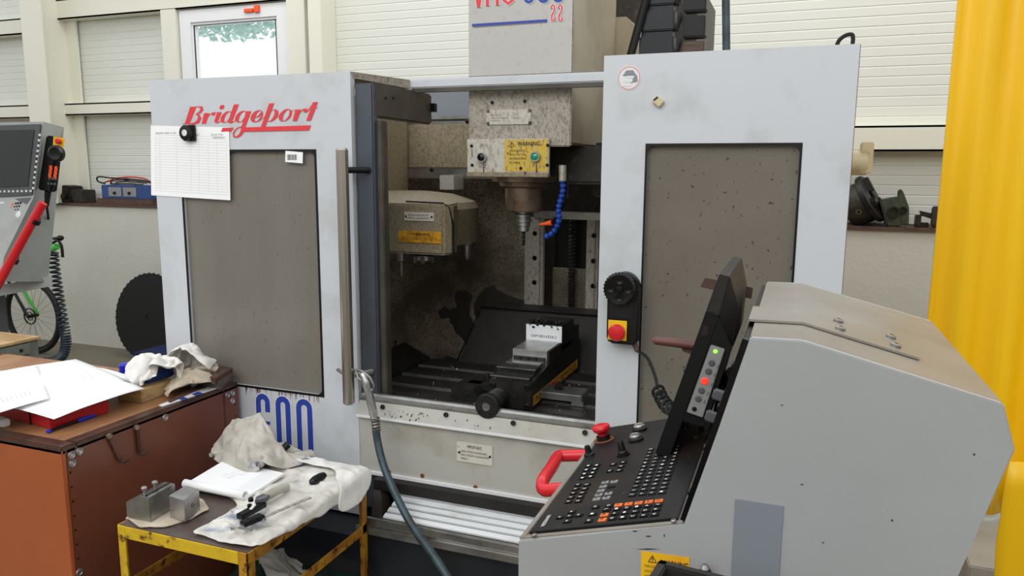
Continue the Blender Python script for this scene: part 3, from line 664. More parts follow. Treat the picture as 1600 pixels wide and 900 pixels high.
for i, t in enumerate(('TOOL RELEASE BUTTON', 'HOLD THE TOOL', 'BEFORE RELEASE', 'BY HAND')): b = txt_bm(t, (xa + W_ * .12, 2.428, 1.71 - .013 * i), (1, 0, 0), (0, 0, 1), W_ * (.40 if i < 3 else .25), .006, b)
obj('lettering', b, 'black_print', op)
def tri_mark(org, s, up=V((0, 0, 1)), right=V((1, 0, 0)), n=V((0, -1, 0))):
    g = G(); org = V(org); pts = [org, org + right * s, org + right * s / 2 + up * s * .9]
    for a, c in zip(pts, pts[1:] + pts[:1]):
        d = (c - a).normalized(); q = d.cross(n) * s * .05
        g.bm.faces.new([g.bm.verts.new(p) for p in (a - q, c - q, c + q, a + q)])
    m_ = org + right * s / 2
    g.bm.faces.new([g.bm.verts.new(p) for p in (m_ + right * s * .05 + up * s * .25, m_ + right * s * .08 + up * s * .62, m_ - right * s * .08 + up * s * .62, m_ - right * s * .05 + up * s * .25)])
    g.bm.faces.new([g.bm.verts.new(p) for p in (m_ + right * s * .05 + up * s * .1, m_ + right * s * .05 + up * s * .18, m_ - right * s * .05 + up * s * .18, m_ - right * s * .05 + up * s * .1)])
    return g
obj('warning_triangle', tri_mark((xa + W_ * .11, 2.428, 1.727), .018), 'black_print', op)
g = G(); f2 = lambda x, y: V((x, 2.4285, y))
ribbon(g, [(-1.033, 1.728), (-1.02, 1.737), (-1.009, 1.728)], .0015, f2); ribbon(g, [(-1.03, 1.668), (-1.03, 1.658), (-1.015, 1.658), (-1.015, 1.668), (-1.03, 1.668)], .0015, f2)
ringshape(g, -1.008, 1.66, .006, .008, .005, .007, 0, 0, f2)
obj('button_symbols', g, 'grey_print', op)
for u, mt, v in ((753.5, 'black_gloss', 246), (837, 'green_button', 245)):
    p = P(u, v, Y=2.428); bt = obj('push_button', G().lathe(p, (0, -1, 0), [(.018, 0), (.018, .008), (.016, .012), (.0135, .012), (.0135, .008)], 22), 'ground_steel', op)
    p = P(u, v, Y=2.43)
    obj('button_cap', G().lathe(p, (0, -1, 0), [(.013, .006), (.013, .010), (.009, .013), (.001, .014)], 20), mt, bt) if False else obj('button_cap', G().lathe(p, (0, -1, 0), [(.013, .006), (.013, .010), (.009, .013), (.001, .014)], 20), mt, op)
for u, v in ((737, 228), (856, 227), (738, 258), (855, 258), (814, 263), (821, 271)):
    g = G(); bolt(g, P(u, v, Y=2.43), (0, -1, 0), .0055, .004); obj('plate_bolt', g, 'black', op)
# rust runs below the buttons
g = G()
for u, v0, v1, wd in ((755, 256, 274, 2.2), (838, 256, 272, 3), (737, 232, 245, 1.5), (770, 262, 270, 1)):
    a = P(u, v0, Y=2.4275); c = P(u + .5, v1, Y=2.4275); h = wd / 2 * .0021
    g.bm.faces.new([g.bm.verts.new(q) for q in (a + V((-h * .5, 0, 0)), a + V((h * .5, 0, 0)), c + V((h, 0, 0)), c + V((-h, 0, 0)))])
obj('rust_run', g, 'rust', op)['kind'] = 'stuff'
pl = P(761, 172, Y=2.447); pr = P(830, 195, Y=2.447); W_ = pr.x - pl.x; H_ = pl.z - pr.z
pp = obj('rating_plate', G().box(pl.x, pr.x, 2.444, 2.449, pr.z + .002, pl.z, .0005), 'plate_metal', mm)
b = None
for i, (t, wf) in enumerate((('MODEL No.', .25), ('SPINDLE SPEED', .36), ('MAX RPM', .2))):
    b = txt_bm(t, (pl.x + W_ * .1, 2.4438, pl.z - H_ * (.4 + .18 * i)), (1, 0, 0), (0, 0, 1), W_ * wf, H_ * .1, b)
b = txt_bm('8000', (pl.x + W_ * .6, 2.4438, pl.z - H_ * .62), (1, 0, 0), (0, 0, 1), W_ * .18, H_ * .11, b)
obj('lettering', b, 'grey_print', pp)
for u, v in ((763, 174), (828, 173), (763, 193), (828, 192), (769, 160), (820, 158)):
    g = G(); bolt(g, P(u, v, Y=2.446), (0, -1, 0), .0055, .004); obj('plate_bolt', g, 'black', pp)
# head decals
f3 = lambda y: (lambda x, z: V((x, y, z)))
HY = 2.4462
hp = lambda u, v, Y=HY: P(u, v, Y=Y)
g = G(); poly(g, [(739.5, 39.5), (855, 31.5), (855.5, 35.5), (739.5, 43.5)], lambda u, v: hp(u, v, 2.4457)); obj('underline_mark', g, 'grey_print', hc)
g = G(); poly(g, [(737.5, 37.5), (855, 30), (855, 34), (737.5, 41.5)], lambda u, v: hp(u, v, 2.4452)); obj('underline_mark', g, 'blue_print', hc)
def capsule(cx, top, bot, hw):
    r = hw; up_ = [(cx - r * cos(pi * k / 8), top + r - r * sin(pi * k / 8)) for k in range(9)]
    dn = [(cx + r * cos(pi * k / 8), bot - r + r * sin(pi * k / 8)) for k in range(9)]
    return up_ + dn + [up_[0]]
def strokes(lst, wd, m):
    for dx_, dy_, ex, mt, yy in ((1.3, 1.6, .6, 'grey_print', 2.4462), (.2, .2, 2.2, 'white_print', 2.4457), (0, 0, 0, m, 2.4451)):
        g = G(); LAY[0] = 0
        for pts in lst: ribbon(g, [(x + dx_, y + dy_) for x, y in pts], wd + ex, lambda x, y: P(x, y, Y=yy - .00003 * LAY[0]))
        obj('model_lettering', g, mt, hc)['kind'] = 'stuff'
strokes([[(741, -34), (747.5, 11)], [(754, -34), (748, 11)], [(761.5, 9), (761.5, -34)], [(777, 8), (777, -34)], [(761.5, -34), (769.5, -8), (777, -34)],
         [(802, -14), (801, 0), (794, 5.5), (787, 0), (786, -14), (787, -30), (794, -35), (802, -28)]], 5.2, 'red_print')
strokes([[(832.5, -30), (832, -35), (826, -40), (820, -35), (819.5, -3), (822, 1.5), (826, 3.5), (830, 1.5), (832.5, -3), (832.5, -14), (830, -18), (826, -19.5), (819.5, -16)], capsule(849, -41, 2.5, 6.5), capsule(872, -42, 1.5, 6.5)], 5.2, 'blue_print')
strokes([[(x + 2, 13), (x + 2, 10), (x + 4.5, 7.5), (x + 7, 10), (x + 7, 16), (x + 2.5, 24), (x + 2.5, 32), (x + 7.5, 31.5), (x + 7.5, 27)] for x in (859.5, 871)], 2.6, 'red_print')
# spindle nose, holder and drill
sx, sy = -.922, 2.57
obj('spindle_nose', G().lathe((sx, sy, 1.50), (0, 0, 1), [(.052, 0), (.062, .004), (.067, .03), (.070, .085), (.088, .092), (.090, .105), (.115, .108), (.118, .128)], 36), 'bronze', mm)
t = thing('drill_holder', (sx, sy, 1.385), 'polished steel collet holder with black twist drill in the spindle', 'tool')
obj('collet_chuck', G().lathe((sx, sy, 1.428), (0, 0, 1), [(.014, 0), (.019, .003), (.019, .02), (.023, .022), (.023, .034), (.028, .036), (.028, .044), (.024, .046), (.024, .052), (.030, .054), (.030, .062), (.026, .066), (.026, .074)], 24), 'ground_steel', t)
obj('drill_bit', G().tube(helix([(sx, sy, 1.382), (sx, sy, 1.43)], .0035, 5, 8), .0035, 6).cyl((sx, sy, 1.378), (sx, sy, 1.43), .0035, n=8), 'black', t)
# blue segmented coolant hose
path = spline([P(879, 283, Y=2.5), P(879, 300, Y=2.5), P(873, 325, Y=2.5), P(873, 345, Y=2.5), P(864, 363, Y=2.5), P(851, 371, Y=2.5)], 6)
ht = thing('coolant_hose', path[0], 'blue segmented flexible coolant hose beside the spindle nose', 'hose')
d_ = 0; nxt = 0; seg = []
for a, c in zip(path, path[1:]):
    L = (c - a).length
    while nxt <= d_ + L: seg.append(a.lerp(c, (nxt - d_) / L)); nxt += .0175
    d_ += L
for i, p in enumerate(seg):
    q = seg[min(i + 1, len(seg) - 1)] - seg[max(0, min(i, len(seg) - 2))]
    if i == len(seg) - 1: q = seg[i] - seg[i - 1]
    obj('hose_link', G().lathe(p - q.normalized() * .009, q, [(.006, 0), (.0105, .004), (.011, .010), (.0075, .016), (.006, .019)], 12), 'blue_hose', ht)
obj('hose_fitting', G().cyl(P(879, 258, Y=2.5), P(879, 283, Y=2.5), .013, n=12), 'plate_metal', ht)
a = P(862, 348, Y=2.48); c = P(843, 351, Y=2.48)
ot = thing('orange_nozzle', a, 'small orange cone nozzle on a black stem beside the blue hose', 'nozzle')
obj('nozzle_cone', G().cyl(a, c, .011, .003, 12), 'orange', ot)
obj('nozzle_stem', G().tube([a, P(868, 340, Y=2.5), P(886, 310, Y=2.52), P(884, 262, Y=2.6)], .006, 7), 'black', ot)
# ------------------------------------------------------------------ red script lettering on the left panel
g = G(); S = 1600 / 230
LAY[0] = 0
mp_ = lambda x, y: P(280 + x / S, 150 + y / S, Y=MY - .0008 - .00006 * LAY[0])
poly(g, [(118, 116), (188, 116), (112, 303), (40, 310), (36, 305), (62, 296)], mp_)
ribbon(g, [(150, 119), (205, 118), (243, 124), (246, 150), (222, 180), (180, 199)], [6, 10, 30, 34, 26, 5], mp_)
ribbon(g, [(180, 201), (212, 210), (222, 240), (204, 278), (168, 299), (100, 304)], [5, 22, 40, 38, 24, 8], mp_)
poly(g, [(270, 186), (330, 186), (288, 303), (243, 303)], mp_)
ribbon(g, [(300, 240), (330, 205), (362, 182), (398, 178)], [6, 6, 8, 6], mp_); ringshape(g, 372, 196, 20, 18, .1, .1, 0, .3, mp_)
poly(g, [(408, 176), (462, 176), (424, 270), (380, 282)], mp_)
ribbon(g, [(402, 262), (398, 284), (415, 292), (450, 275), (480, 235)], [40, 26, 12, 7, 5], mp_)
ringshape(g, 463, 121, 26, 24, .1, .1, 0, .3, mp_)
ringshape(g, 512, 228, 58, 64, 26, 56, 10, .42, mp_)
poly(g, [(594, 92), (648, 90), (574, 280), (528, 280)], mp_)
ribbon(g, [(550, 265), (545, 285), (562, 292), (600, 275), (635, 235)], [42, 26, 12, 7, 5], mp_)
ringshape(g, 672, 224, 60, 64, 28, 56, 10, .42, mp_)
poly(g, [(728, 165), (782, 165), (716, 340), (672, 345)], mp_)
ribbon(g, [(695, 335), (684, 385), (660, 425), (625, 447), (592, 440), (588, 408), (608, 370), (640, 345), (680, 335)], [44, 38, 28, 20, 18, 16, 14, 12, 8], mp_)
ringshape(g, 842, 218, 62, 66, 30, 58, 14, .42, mp_); ribbon(g, [(818, 235), (862, 220), (898, 178)], [6, 14, 22], mp_)
ribbon(g, [(800, 262), (826, 281), (868, 270), (925, 228)], [22, 12, 7, 5], mp_)
poly(g, [(978, 80), (1030, 78), (930, 345), (884, 345)], mp_)
ringshape(g, 1010, 212, 60, 68, 30, 60, -12, .42, mp_)
ribbon(g, [(1045, 240), (1085, 215), (1120, 190)], [5, 5, 5], mp_)
ringshape(g, 1152, 208, 66, 68, 30, 60, 8, .42, mp_)
ribbon(g, [(1190, 165), (1225, 160), (1262, 148)], [5, 5, 5], mp_)
poly(g, [(1262, 148), (1322, 146), (1276, 272), (1230, 272)], mp_)
ribbon(g, [(1285, 205), (1320, 165), (1350, 142), (1385, 138)], [6, 8, 8, 6], mp_); ringshape(g, 1372, 158, 24, 20, .1, .1, 0, .3, mp_)
ribbon(g, [(1385, 175), (1420, 130), (1440, 100)], [8, 8, 8], mp_)
poly(g, [(1452, 68), (1505, 64), (1428, 268), (1380, 268)], mp_)
ribbon(g, [(1420, 132), (1508, 128)], [6, 5], mp_)
poly(g, [(700, 342), (1430, 318), (1408, 373), (690, 388)], mp_)
poly(g, [(470, 346), (590, 344), (558, 386), (455, 390)], mp_)
obj('script_lettering', g, 'red_print', lp)
# blue 600 decal, partly worn
def tube_digit(g, x, top, w_, bot, yf):
    pts = []
    for k in range(9): a = pi * k / 8; pts.append((x + w_ / 2 - w_ / 2 * cos(a), top - w_ / 2 + w_ / 2 * sin(a)))
    return [(x, bot)] + pts + [(x + w_, bot)]
zt = P(400, 618, Y=MY).z; lw = .0215
for (u0, u1, kd) in ((404.5, 423.5, 'g'), (435, 455, 'o'), (467, 489, 'o')):
    x0 = P(u0, 640, Y=MY).x; x1 = P(u1 - 5, 640, Y=MY).x
    for mt, yy, ex in (('white_print', MY - .0006, .006), ('blue_print', MY - .0012, 0)):
        g = G(); f = f3(yy)
        pts = tube_digit(g, x0, zt, x1 - x0, .60, f)
        if kd == 'g': pts = pts[:-1] + [(x1, zt - .055)]
        ribbon(g, pts, lw + ex, f)
        if kd == 'g': ribbon(g, [(x1 + .008, zt - .095), (x1 - .02, zt - .095)], .012 + ex, f)
        ribbon(g, [(x0, .60), (x0 + (x1 - x0) / 2, .585), (x1, .60)], lw + ex, f)
        obj('number_decal', g, mt, lp)
# rust dribbles at lower window corner
g = G()
for i in range(46):
    x = random.uniform(-1.80, -1.49); L = random.uniform(.006, .035); zz0 = .884; wd = random.uniform(.0008, .0022)
    g.bm.faces.new([g.bm.verts.new(q) for q in ((x - wd, MY - .0004, zz0), (x + wd, MY - .0004, zz0), (x + wd * .5, MY - .0004, zz0 - L), (x - wd * .5, MY - .0004, zz0 - L))])
obj('rust_run', g, 'rust', lp)['kind'] = 'stuff'
# barcode label behind the window top
a = P(444, 235, Y=MY - .003); c = P(475, 254, Y=MY - .003)
bl = tag(obj('barcode_label', G().obox(((a.x + c.x) / 2, MY - .003, (a.z + c.z) / 2 - .002), (1, 0, -.07), (.07, 0, 1), (0, 1, 0), .034, .018, .0006), 'paper'), 'small white barcode label hanging at the top of the left door window', 'label')
g = G()
x = a.x + .012
for i in range(13):
    wd = random.choice((.0008, .0016, .0022)); g.box(x, x + wd, MY - .0042, MY - .0037, c.z + .008, c.z + .026); x += wd + .0016
obj('bar_code', g, 'black_print', bl)
# ------------------------------------------------------------------ form sheet and magnet
def quad_sheet(name, px, Y, m, label, cat, th=.0006):
    pts = [P(u, v, Y=Y) for u, v in px]
    return tag(obj(name, G().prism(pts, (0, -th, 0)), m), label, cat), pts
fs, pt = quad_sheet('form_sheet', [(235.5, 196), (358, 199), (360, 313), (236.5, 305)], MY - .002, 'paper', 'white printed table form held by a magnet under the red script lettering', 'paper')
def bil(pt, s, t): return pt[0].lerp(pt[1], s).lerp(pt[3].lerp(pt[2], s), t)
g = G()
def fline(pt, s0, t0, s1, t1, wd, dy=-.0008):
    a = bil(pt, s0, t0) + V((0, dy, 0)); c = bil(pt, s1, t1) + V((0, dy, 0)); d = (c - a).normalized(); q = d.cross(V((0, 1, 0))) * wd
    g.bm.faces.new([g.bm.verts.new(p) for p in (a - q, c - q, c + q, a + q)])
for i in range(22): fline(pt, .06, .13 + i * .038, .97, .13 + i * .038, .0005)
for s in (.06, .12, .34, .52, .62, .74, .85, .97): fline(pt, s, .17, s, .93, .0004)
obj('printed_grid', g, 'faint_print', fs)
b = None
for s, t_, tt, wd in ((.38, .06, 'TOOL LIST', .06), (.07, .12, 'PROGRAM  NAME  No. 600', .09), (.55, .13, 'SHEET', .03), (.78, .12, 'DATE', .05), (.8, .16, 'REMARKS', .05)):
    p = bil(pt, s, t_); b = txt_bm(tt, p + V((0, -.0006, 0)), (1, 0, 0), (0, 0, 1), wd, .006, b)
obj('lettering', b, 'grey_print', fs)['kind'] = 'stuff'
mc = P(297, 208, Y=MY - .004)
mg = tag(obj('magnet_clip', G().obox(mc + V((.003, -.006, 0)), (1, 0, 0), (0, 0, 1), (0, 1, 0), .024, .027, .006, .002).lathe(mc + V((-.003, -.012, 0)), (0, -1, 0), [(.027, 0), (.026, .008), (.020, .010)], 20), 'black'), 'square black magnet holding the white form to the machine', 'magnet')
obj('magnet_eye', G().lathe(mc + V((-.003, -.022, 0)), (0, -1, 0), [(.011, 0), (.011, .002), (.006, .0022), (.006, .0005)], 16), 'white_print', mg)
# round sticker and small cable clip on right panel
RY = 2.0745
sp = P(983, 122, Y=RY)
st = tag(obj('round_sticker', G().lathe(sp, (0, -1, 0), [(.032, 0), (.032, .0006)], 32), 'white_print'), 'round red, white and blue emblem sticker near top of the right panel', 'sticker')
g = G(); ringshape(g, sp.x, sp.z, .030, .030, .0285, .0285, 0, 0, f3(RY - .001)); obj('sticker_ring', g, 'red_print', st)
g = G(); ff = f3(RY - .0012); poly(g, [(sp.x - .018, sp.z + .006), (sp.x - .008, sp.z + .020), (sp.x + .010, sp.z + .020), (sp.x + .022, sp.z + .004), (sp.x + .024, sp.z - .010), (sp.x + .004, sp.z - .014), (sp.x + .014, sp.z + .004)], ff); obj('emblem_blue', g, 'bluegrey', st)
g = G(); ff = f3(RY - .0014)
for i in range(3): poly(g, [(sp.x - .022 + .006 * i, sp.z - .022 + .011 * i), (sp.x + .004 + .004 * i, sp.z - .022 + .011 * i), (sp.x + .007 + .004 * i, sp.z - .017 + .011 * i), (sp.x - .017 + .006 * i, sp.z - .016 + .011 * i)], ff)
obj('emblem_stripes', g, 'white_print', st)
cp = P(1029, 159, Y=RY)
ct = tag(obj('adhesive_clip', G().obox(cp + V((0, -.006, 0)), (1, 0, -.8), (.8, 0, 1), (0, 1, 0), .013, .010, .006, .002), 'cream_part'), 'tiny tilted cream adhesive clip high on the right panel', 'clip')
obj('clip_slot', G().obox(cp + V((-.006, -.0125, .007)), (1, 0, .8), (-.8, 0, 1), (0, 1, 0), .007, .002, .0008), 'black', ct)
# ------------------------------------------------------------------ vise and workpiece
vx0, vx1 = -.912, -.764; vxc = (vx0 + vx1) / 2
vs = thing('machine_vise', (vxc, 2.45, TZ), 'black precision machine vise with knurled screw end bolted to the worktable', 'vise')
obj('vise_body', G().prism([(vx0, 2.215, .88), (vx0, 2.215, .972), (vx0, 2.34, .985), (vx0, 2.38, .99), (vx0, 2.72, 1.0), (vx0, 2.80, 1.0), (vx0, 2.80, .88)], (vx1 - vx0, 0, 0), .003), 'dark_steel', vs)
for (y0, y1, z0, z1) in ((2.225, 2.285, .97, .984), (2.285, 2.345, .975, .998)):
    c_ = obj('slide_cover', G().box(vx0 + .004, vx1 - .012, y0, y1, z0, z1, .001), 'chips', vs)
    obj('cover_edge', G().box(vx0 + .001, vx1 - .010, y0 - .002, y0 + .002, z1 - .002, z1 + .0015), 'steel', c_)
obj('jaw_bed', G().box(vx0 + .012, vx1 - .014, 2.34, 2.40, .985, 1.003, .001), 'steel', vs)
mj = obj('moving_jaw', G().box(vx0 + .016, vx1 - .007, 2.395, 2.545, .985, 1.037, .001), 'ground_steel', vs)
obj('jaw_side', G().box(vx1 - .006, vx1 - .0005, 2.398, 2.545, .93, 1.036, .001), 'black_dusty', mj)
obj('jaw_slot', G().box(vx0 + .02, vx1 - .012, 2.390, 2.396, 1.000, 1.014), 'dark_steel', mj)
for f in (.25, .5, .75):
    g = G(); bolt(g, (vx0 + .02 + f * .11, 2.390, 1.007), (0, -1, 0), .005, .004, False); obj('jaw_screw', g, 'black', mj)
obj('fixed_jaw', G().box(vx0 + .01, vx1 - .002, 2.70, 2.78, .98, 1.06, .002), 'dark_steel', vs)
kn = V((-.872, 2.20, .918))
ks = obj('screw_end', G().lathe(kn + V((.0, .02, 0)), (0, -1, 0), [(.034, 0)] + [(.031 + .003 * (i % 2), .02 + i * .006) for i in range(12)] + [(.036, .096), (.040, .100), (.040, .118), (.037, .122), (.012, .122), (.012, .110)], 30), 'dark_steel', vs)
for a in range(4):
    an = a * pi / 2 + .6; g = G(); bolt(g, kn + V((.026 * cos(an), -.1005, .026 * sin(an))), (0, -1, 0), .005, .003); obj('knob_screw', g, 'black', ks)
g = G(); g.lathe(kn + V((0, -.103, 0)), (0, -1, 0), [(.013, 0), (.013, .001), (.009, .001), (.009, -.003)], 18); obj('screw_socket', g, 'steel', ks)
for x_, z_ in ((vx0 + .014, .955), (vx1 - .014, .960), (vx1 - .014, .895)):
    g = G(); bolt(g, (x_, 2.215, z_), (0, -1, 0), .011, .008); obj('body_bolt', g, 'black', vs)
lb = obj('side_label', G().prism([(vx1 + .0002, 2.235, .893), (vx1 + .0002, 2.76, .893), (vx1 + .0002, 2.76, .925), (vx1 + .0002, 2.235, .925)], (.0008, 0, 0)), 'yellow_label_dirty', vs)
obj('lettering', txt_bm('POWER', (vx1 + .001, 2.26, .90), (0, 1, 0), (0, 0, 1), .14, .018, offset=.02), 'black_print', lb)
obj('lettering', txt_bm('SERVICE', (vx1 + .001, 2.53, .90), (0, 1, 0), (0, 0, 1), .2, .018), 'black_print', lb)
b = txt_bm('MC', (vx1 + .001, 2.425, .896), (0, 1, 0), (0, 0, 1), .08, .026, offset=.05); obj('lettering', b, 'red_print', lb)
for i, (x0, x1, y0, y1) in enumerate(((-1.03, -.91, 2.30, 2.40), (-1.01, -.91, 2.50, 2.60), (-.765, -.62, 2.30, 2.39))):
    cl = tag(obj('clamp_bar', G().box(x0, x1, y0, y1, .90, .925, .003).box(x0 if i < 2 else x1 - .04, x0 + .04 if i < 2 else x1, y0 + .02, y1 - .02, .8805, .90), 'dark_steel' if i < 2 else 'steel'),
             ['dark clamp bar on the table left of the vise, nearer one', 'dark clamp bar on the table left of the vise, farther one', 'steel clamp bar holding the right side of the vise'][i], 'clamp', 'vise clamps on the worktable')
    xm = (x0 + x1) / 2 + (-.02 if i == 2 else 0)
    obj('clamp_nut', G().lathe((xm, (y0 + y1) / 2, .925), (0, 0, 1), [(.018, 0), (.018, .004), (.014, .004), (.013, .018), (.008, .019), (.007, .026)], 6 if i == 2 else 14), 'dark_steel', cl)
obj('table_block', G().hexa([(-1.06, 2.24, .881), (-.955, 2.24, .881), (-.94, 2.34, .881), (-1.06, 2.34, .881), (-1.06, 2.24, .925), (-.98, 2.24, .925), (-.98, 2.34, .925), (-1.06, 2.34, .925)], .002), 'dark_steel', wt)
# workpiece
a = P(822, 505, Y=2.548); c = P(878, 540, Y=2.548)
wp = tag(obj('workpiece', G().box(a.x, c.x + .0, 2.548, 2.70, c.z - .004, a.z, .0008), 'dark_steel'), 'bright milled steel block stamped with a part number clamped in the vise', 'workpiece')  # dark body under a bright front: the block's light and shade as colour
ww = c.x - a.x
obj('front_face', G().box(a.x + .001, c.x - .001, 2.5470, 2.5482, c.z + .002, a.z - .002), 'work_lit', wp)
obj('lettering', txt_bm('SAP10014324-2', (a.x + ww * .15, 2.5468, c.z + (a.z - c.z) * .32), (1, 0, 0), (0, 0, 1), ww * .70, .0105), 'black_print', wp)
g = G()
for i in range(90):
    x = random.uniform(a.x + .006, c.x - .004); y = random.uniform(2.546, 2.60); z_ = a.z + random.uniform(-.012, .010) * (1 if y < 2.553 else .3) + (.006 if y > 2.553 else 0)
    if y < 2.553: y = 2.5455; z_ = a.z - .002 - .012 * max(0, sin((x - a.x) / ww * 9.5)) * random.random()
    s = random.uniform(.002, .005); ax1 = V([random.uniform(-1, 1) for _ in range(3)]).normalized(); g.obox((x, y, z_), ax1, ax1.orthogonal(), ax1.cross(ax1.orthogonal()), s, s * .6, s * .5)
tag(obj('metal_swarf', g, 'black'), 'black oily swarf heaped on top of the stamped steel block', 'swarf', kind='stuff')
g = G()
for i in range(700):
    x = random.uniform(-1.25, -.45); y = random.uniform(2.15, 2.75)
    if vx0 - .01 < x < vx1 + .01: continue
    s = random.uniform(.0008, .0022); ax1 = V([random.uniform(-1, 1) for _ in range(3)]).normalized()
    g.bm.faces.new([g.bm.verts.new(V((x, y, TZ + .001 + s)) + q) for q in (ax1 * s * 1.6, ax1.orthogonal() * s, -ax1 * s)])
tag(obj('table_swarf', g, 'steel'), 'fine bright metal chips scattered over the dark worktable', 'swarf', kind='stuff')
# ------------------------------------------------------------------ hand wheel pendant on the right panel
hx, hz0, hz1 = -.437, 1.17, 1.372; hy = 2.075
hw = thing('handwheel_pendant', (hx, 2.055, hz0), 'black hand wheel pendant with red stop button hung on the right panel', 'pendant')
g = G(); n = 14; out = []
for k in range(n + 1): an = pi * k / n; out.append((hx - .044 * cos(an), hz1 - .05 + .050 * sin(an)))
out = [(hx - .044, hz0 + .012), ] + out + [(hx + .044, hz0 + .012), (hx + .034, hz0), (hx - .034, hz0)]
hb = obj('pendant_body', G().prism([(x, hy, z_) for x, z_ in out][::-1], (0, -.042, 0), .006), 'black', hw)
obj('pendant_face', G().box(hx - .034, hx + .030, hy - .0435, hy - .041, hz0 + .075, hz0 + .125, .0005), 'keyboard', hb)
wc_ = V((hx - .006, hy - .042, hz1 - .044))
hwh = obj('hand_wheel', G().lathe(wc_, (0, -1, 0), [(.036, 0), (.044, .003), (.044, .016), (.040, .020), (.030, .018)] + [(.012, .017), (.010, .021), (.004, .022)], 40), 'black_gloss', hw)
for k in range(30):
    an = 2 * pi * k / 30; obj('grip_rib', G().obox(wc_ + V((.0445 * cos(an), -.009, .0445 * sin(an))), (cos(an), 0, sin(an)), (-sin(an), 0, cos(an)), (0, 1, 0), .0018, .0022, .007), 'black', hwh)
for k in range(4):
    an = pi / 2 * k; cc_ = wc_ + V((.024 * cos(an), -.018, .024 * sin(an))); obj('finger_dimple', G().lathe(cc_, (0, -1, 0), [(.010, 0), (.0115, .002), (.009, .002), (.006, .0005), (.001, 0)], 16), 'black_gloss', hwh)
sb_ = obj('stop_plate', G().box(hx - .040, hx + .016, hy - .0455, hy - .042, hz0 + .010, hz0 + .070, .002), 'yellow_label_clean', hw)
obj('stop_button', G().lathe((hx - .011, hy - .045, hz0 + .036), (0, -1, 0), [(.014, 0), (.014, .006), (.023, .008), (.024, .016), (.020, .022), (.008, .025), (.001, .0255)], 26), 'red', hw)
obj('cable_gland', G().cyl((hx + .030, hy - .02, hz0 + .006), (hx + .042, hy - .025, hz0 - .02), .009, .006), 'wood_dark', hw)
cpth = spline([(hx + .042, hy - .025, hz0 - .018), P(1012, 560, Y=2.03), P(1024, 590, Y=2.0), P(1027, 608, Y=1.98)], 5)
obj('pendant_cable', G().tube(cpth, .0045, 7), 'rubber', hw)
obj('coiled_cable', G().tube(helix(spline([cpth[-1], P(1040, 632, Y=1.9), P(1062, 645, Y=1.8), P(1085, 650, Y=1.7), P(1100, 660, Y=1.6)], 4), .016, 13, 12), .0042, 6), 'rubber', hw)
# ------------------------------------------------------------------ cable chain and hoses above the right panel
ch = thing('drag_chain', (-.40, 2.7, 1.95), 'black double cable drag chain rising behind the right panel', 'cable chain')
xL0 = P(1003, 40, Y=2.7).x; xL1 = P(1056, 40, Y=2.7).x; xR1 = P(1102, 40, Y=2.7).x
z = 1.95; i = 0
while z < 2.6:
    obj('chain_link', G().box(xL0, xL1, 2.66, 2.72, z, z + .068, .004).box(xL0 + .005, xL1 - .005, 2.67, 2.71, z + .06, z + .082), 'chain', ch)
    obj('chain_link', G().box(xL1 + .022, xR1, 2.70, 2.76, z - .02, z + .05, .004), 'chainbrown' if i == 1 else 'black', ch)
    obj('chain_pin', G().obox((xL1 + .010, 2.70, z + .03), (.3, 0, 1), (0, 1, 0), (1, 0, 0), .03, .02, .004, .002), 'black_dusty', ch)
    z += .084; i += 1
a = P(1135, 78, Y=2.6); c = P(1134, -20, Y=2.6)
tag(obj('conduit', G().tube([(a.x, 2.6, 1.95), a, c, c + V((0, 0, .3))], .0125, 10), 'hose_teal'), 'straight thin grey vertical conduit right of the drag chain', 'conduit')
a = P(985, 88, Y=2.65); c = P(1010, -5, Y=2.65)
tag(obj('black_hose', G().tube([(a.x - .01, 2.65, 1.95), a, c, c + (c - a)], .014, 10), 'rubber'), 'slanting black hose left of the drag chain', 'hose')
tag(obj('cable_loop', G().tube(spline([P(1307, 72, Y=2.5), P(1312, 62, Y=2.5), P(1322, 55, Y=2.5), P(1331, 54, Y=2.5), P(1333, 60, Y=2.5), P(1332, 72, Y=2.5), (P(1332, 72, Y=2.5).x, 2.5, 1.95)], 6), .006, 7), 'rubber'), 'small dark cable loop peeking over the right corner of the machine', 'cable')
# cream motor end at right side of the machine
q = P(1332, 254, Y=2.75)
mo = thing('motor_unit', (.118, 2.75, q.z), 'small cream coloured motor housing on the right side of the machine', 'motor')
obj('motor_body', G().cyl((.118, 2.75, q.z), (.118 + .085, 2.75, q.z), .042, n=20, bev=.004), 'cream_part', mo)
obj('motor_flange', G().box(.118 + .062, .118 + .10, 2.72, 2.78, q.z - .035, q.z + .065, .004), 'cream_part', mo)
# ------------------------------------------------------------------ control console
CY = .93; CY2 = 1.43
con = thing('control_console', (.0, 1.18, 0), 'light grey free standing control console with sloped keyboard in right foreground', 'control console')
c2 = lambda u, v, Y=CY: P(u, v, Y=Y)
A_ = c2(810, 845); B_ = c2(1070, 821); C_ = c2(1172, 528); D_ = c2(1255, 533); E_ = c2(1569, 632); F_ = c2(1586, 703); Gq = c2(1497, 900)
low1 = V((Gq.x - .09, CY, .85)); low0 = V((A_.x, CY, .85))
prof = [A_, B_, C_, D_, E_, F_, Gq, low1, low0]
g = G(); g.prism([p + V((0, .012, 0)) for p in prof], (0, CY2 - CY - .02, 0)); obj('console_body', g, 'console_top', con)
side = obj('side_panel', G().prism(prof, (0, .012, 0), .0015), 'console', con)
obj('side_panel', G().prism([p + V((0, CY2 - CY - .01, 0)) for p in prof], (0, .012, 0), .0015), 'console', con)
obj('pedestal', G().box(-.24, .06, 1.0, 1.36, 0.03, .85, .01).box(-.30, .12, .96, 1.40, 0, .03, .005), 'console', con)
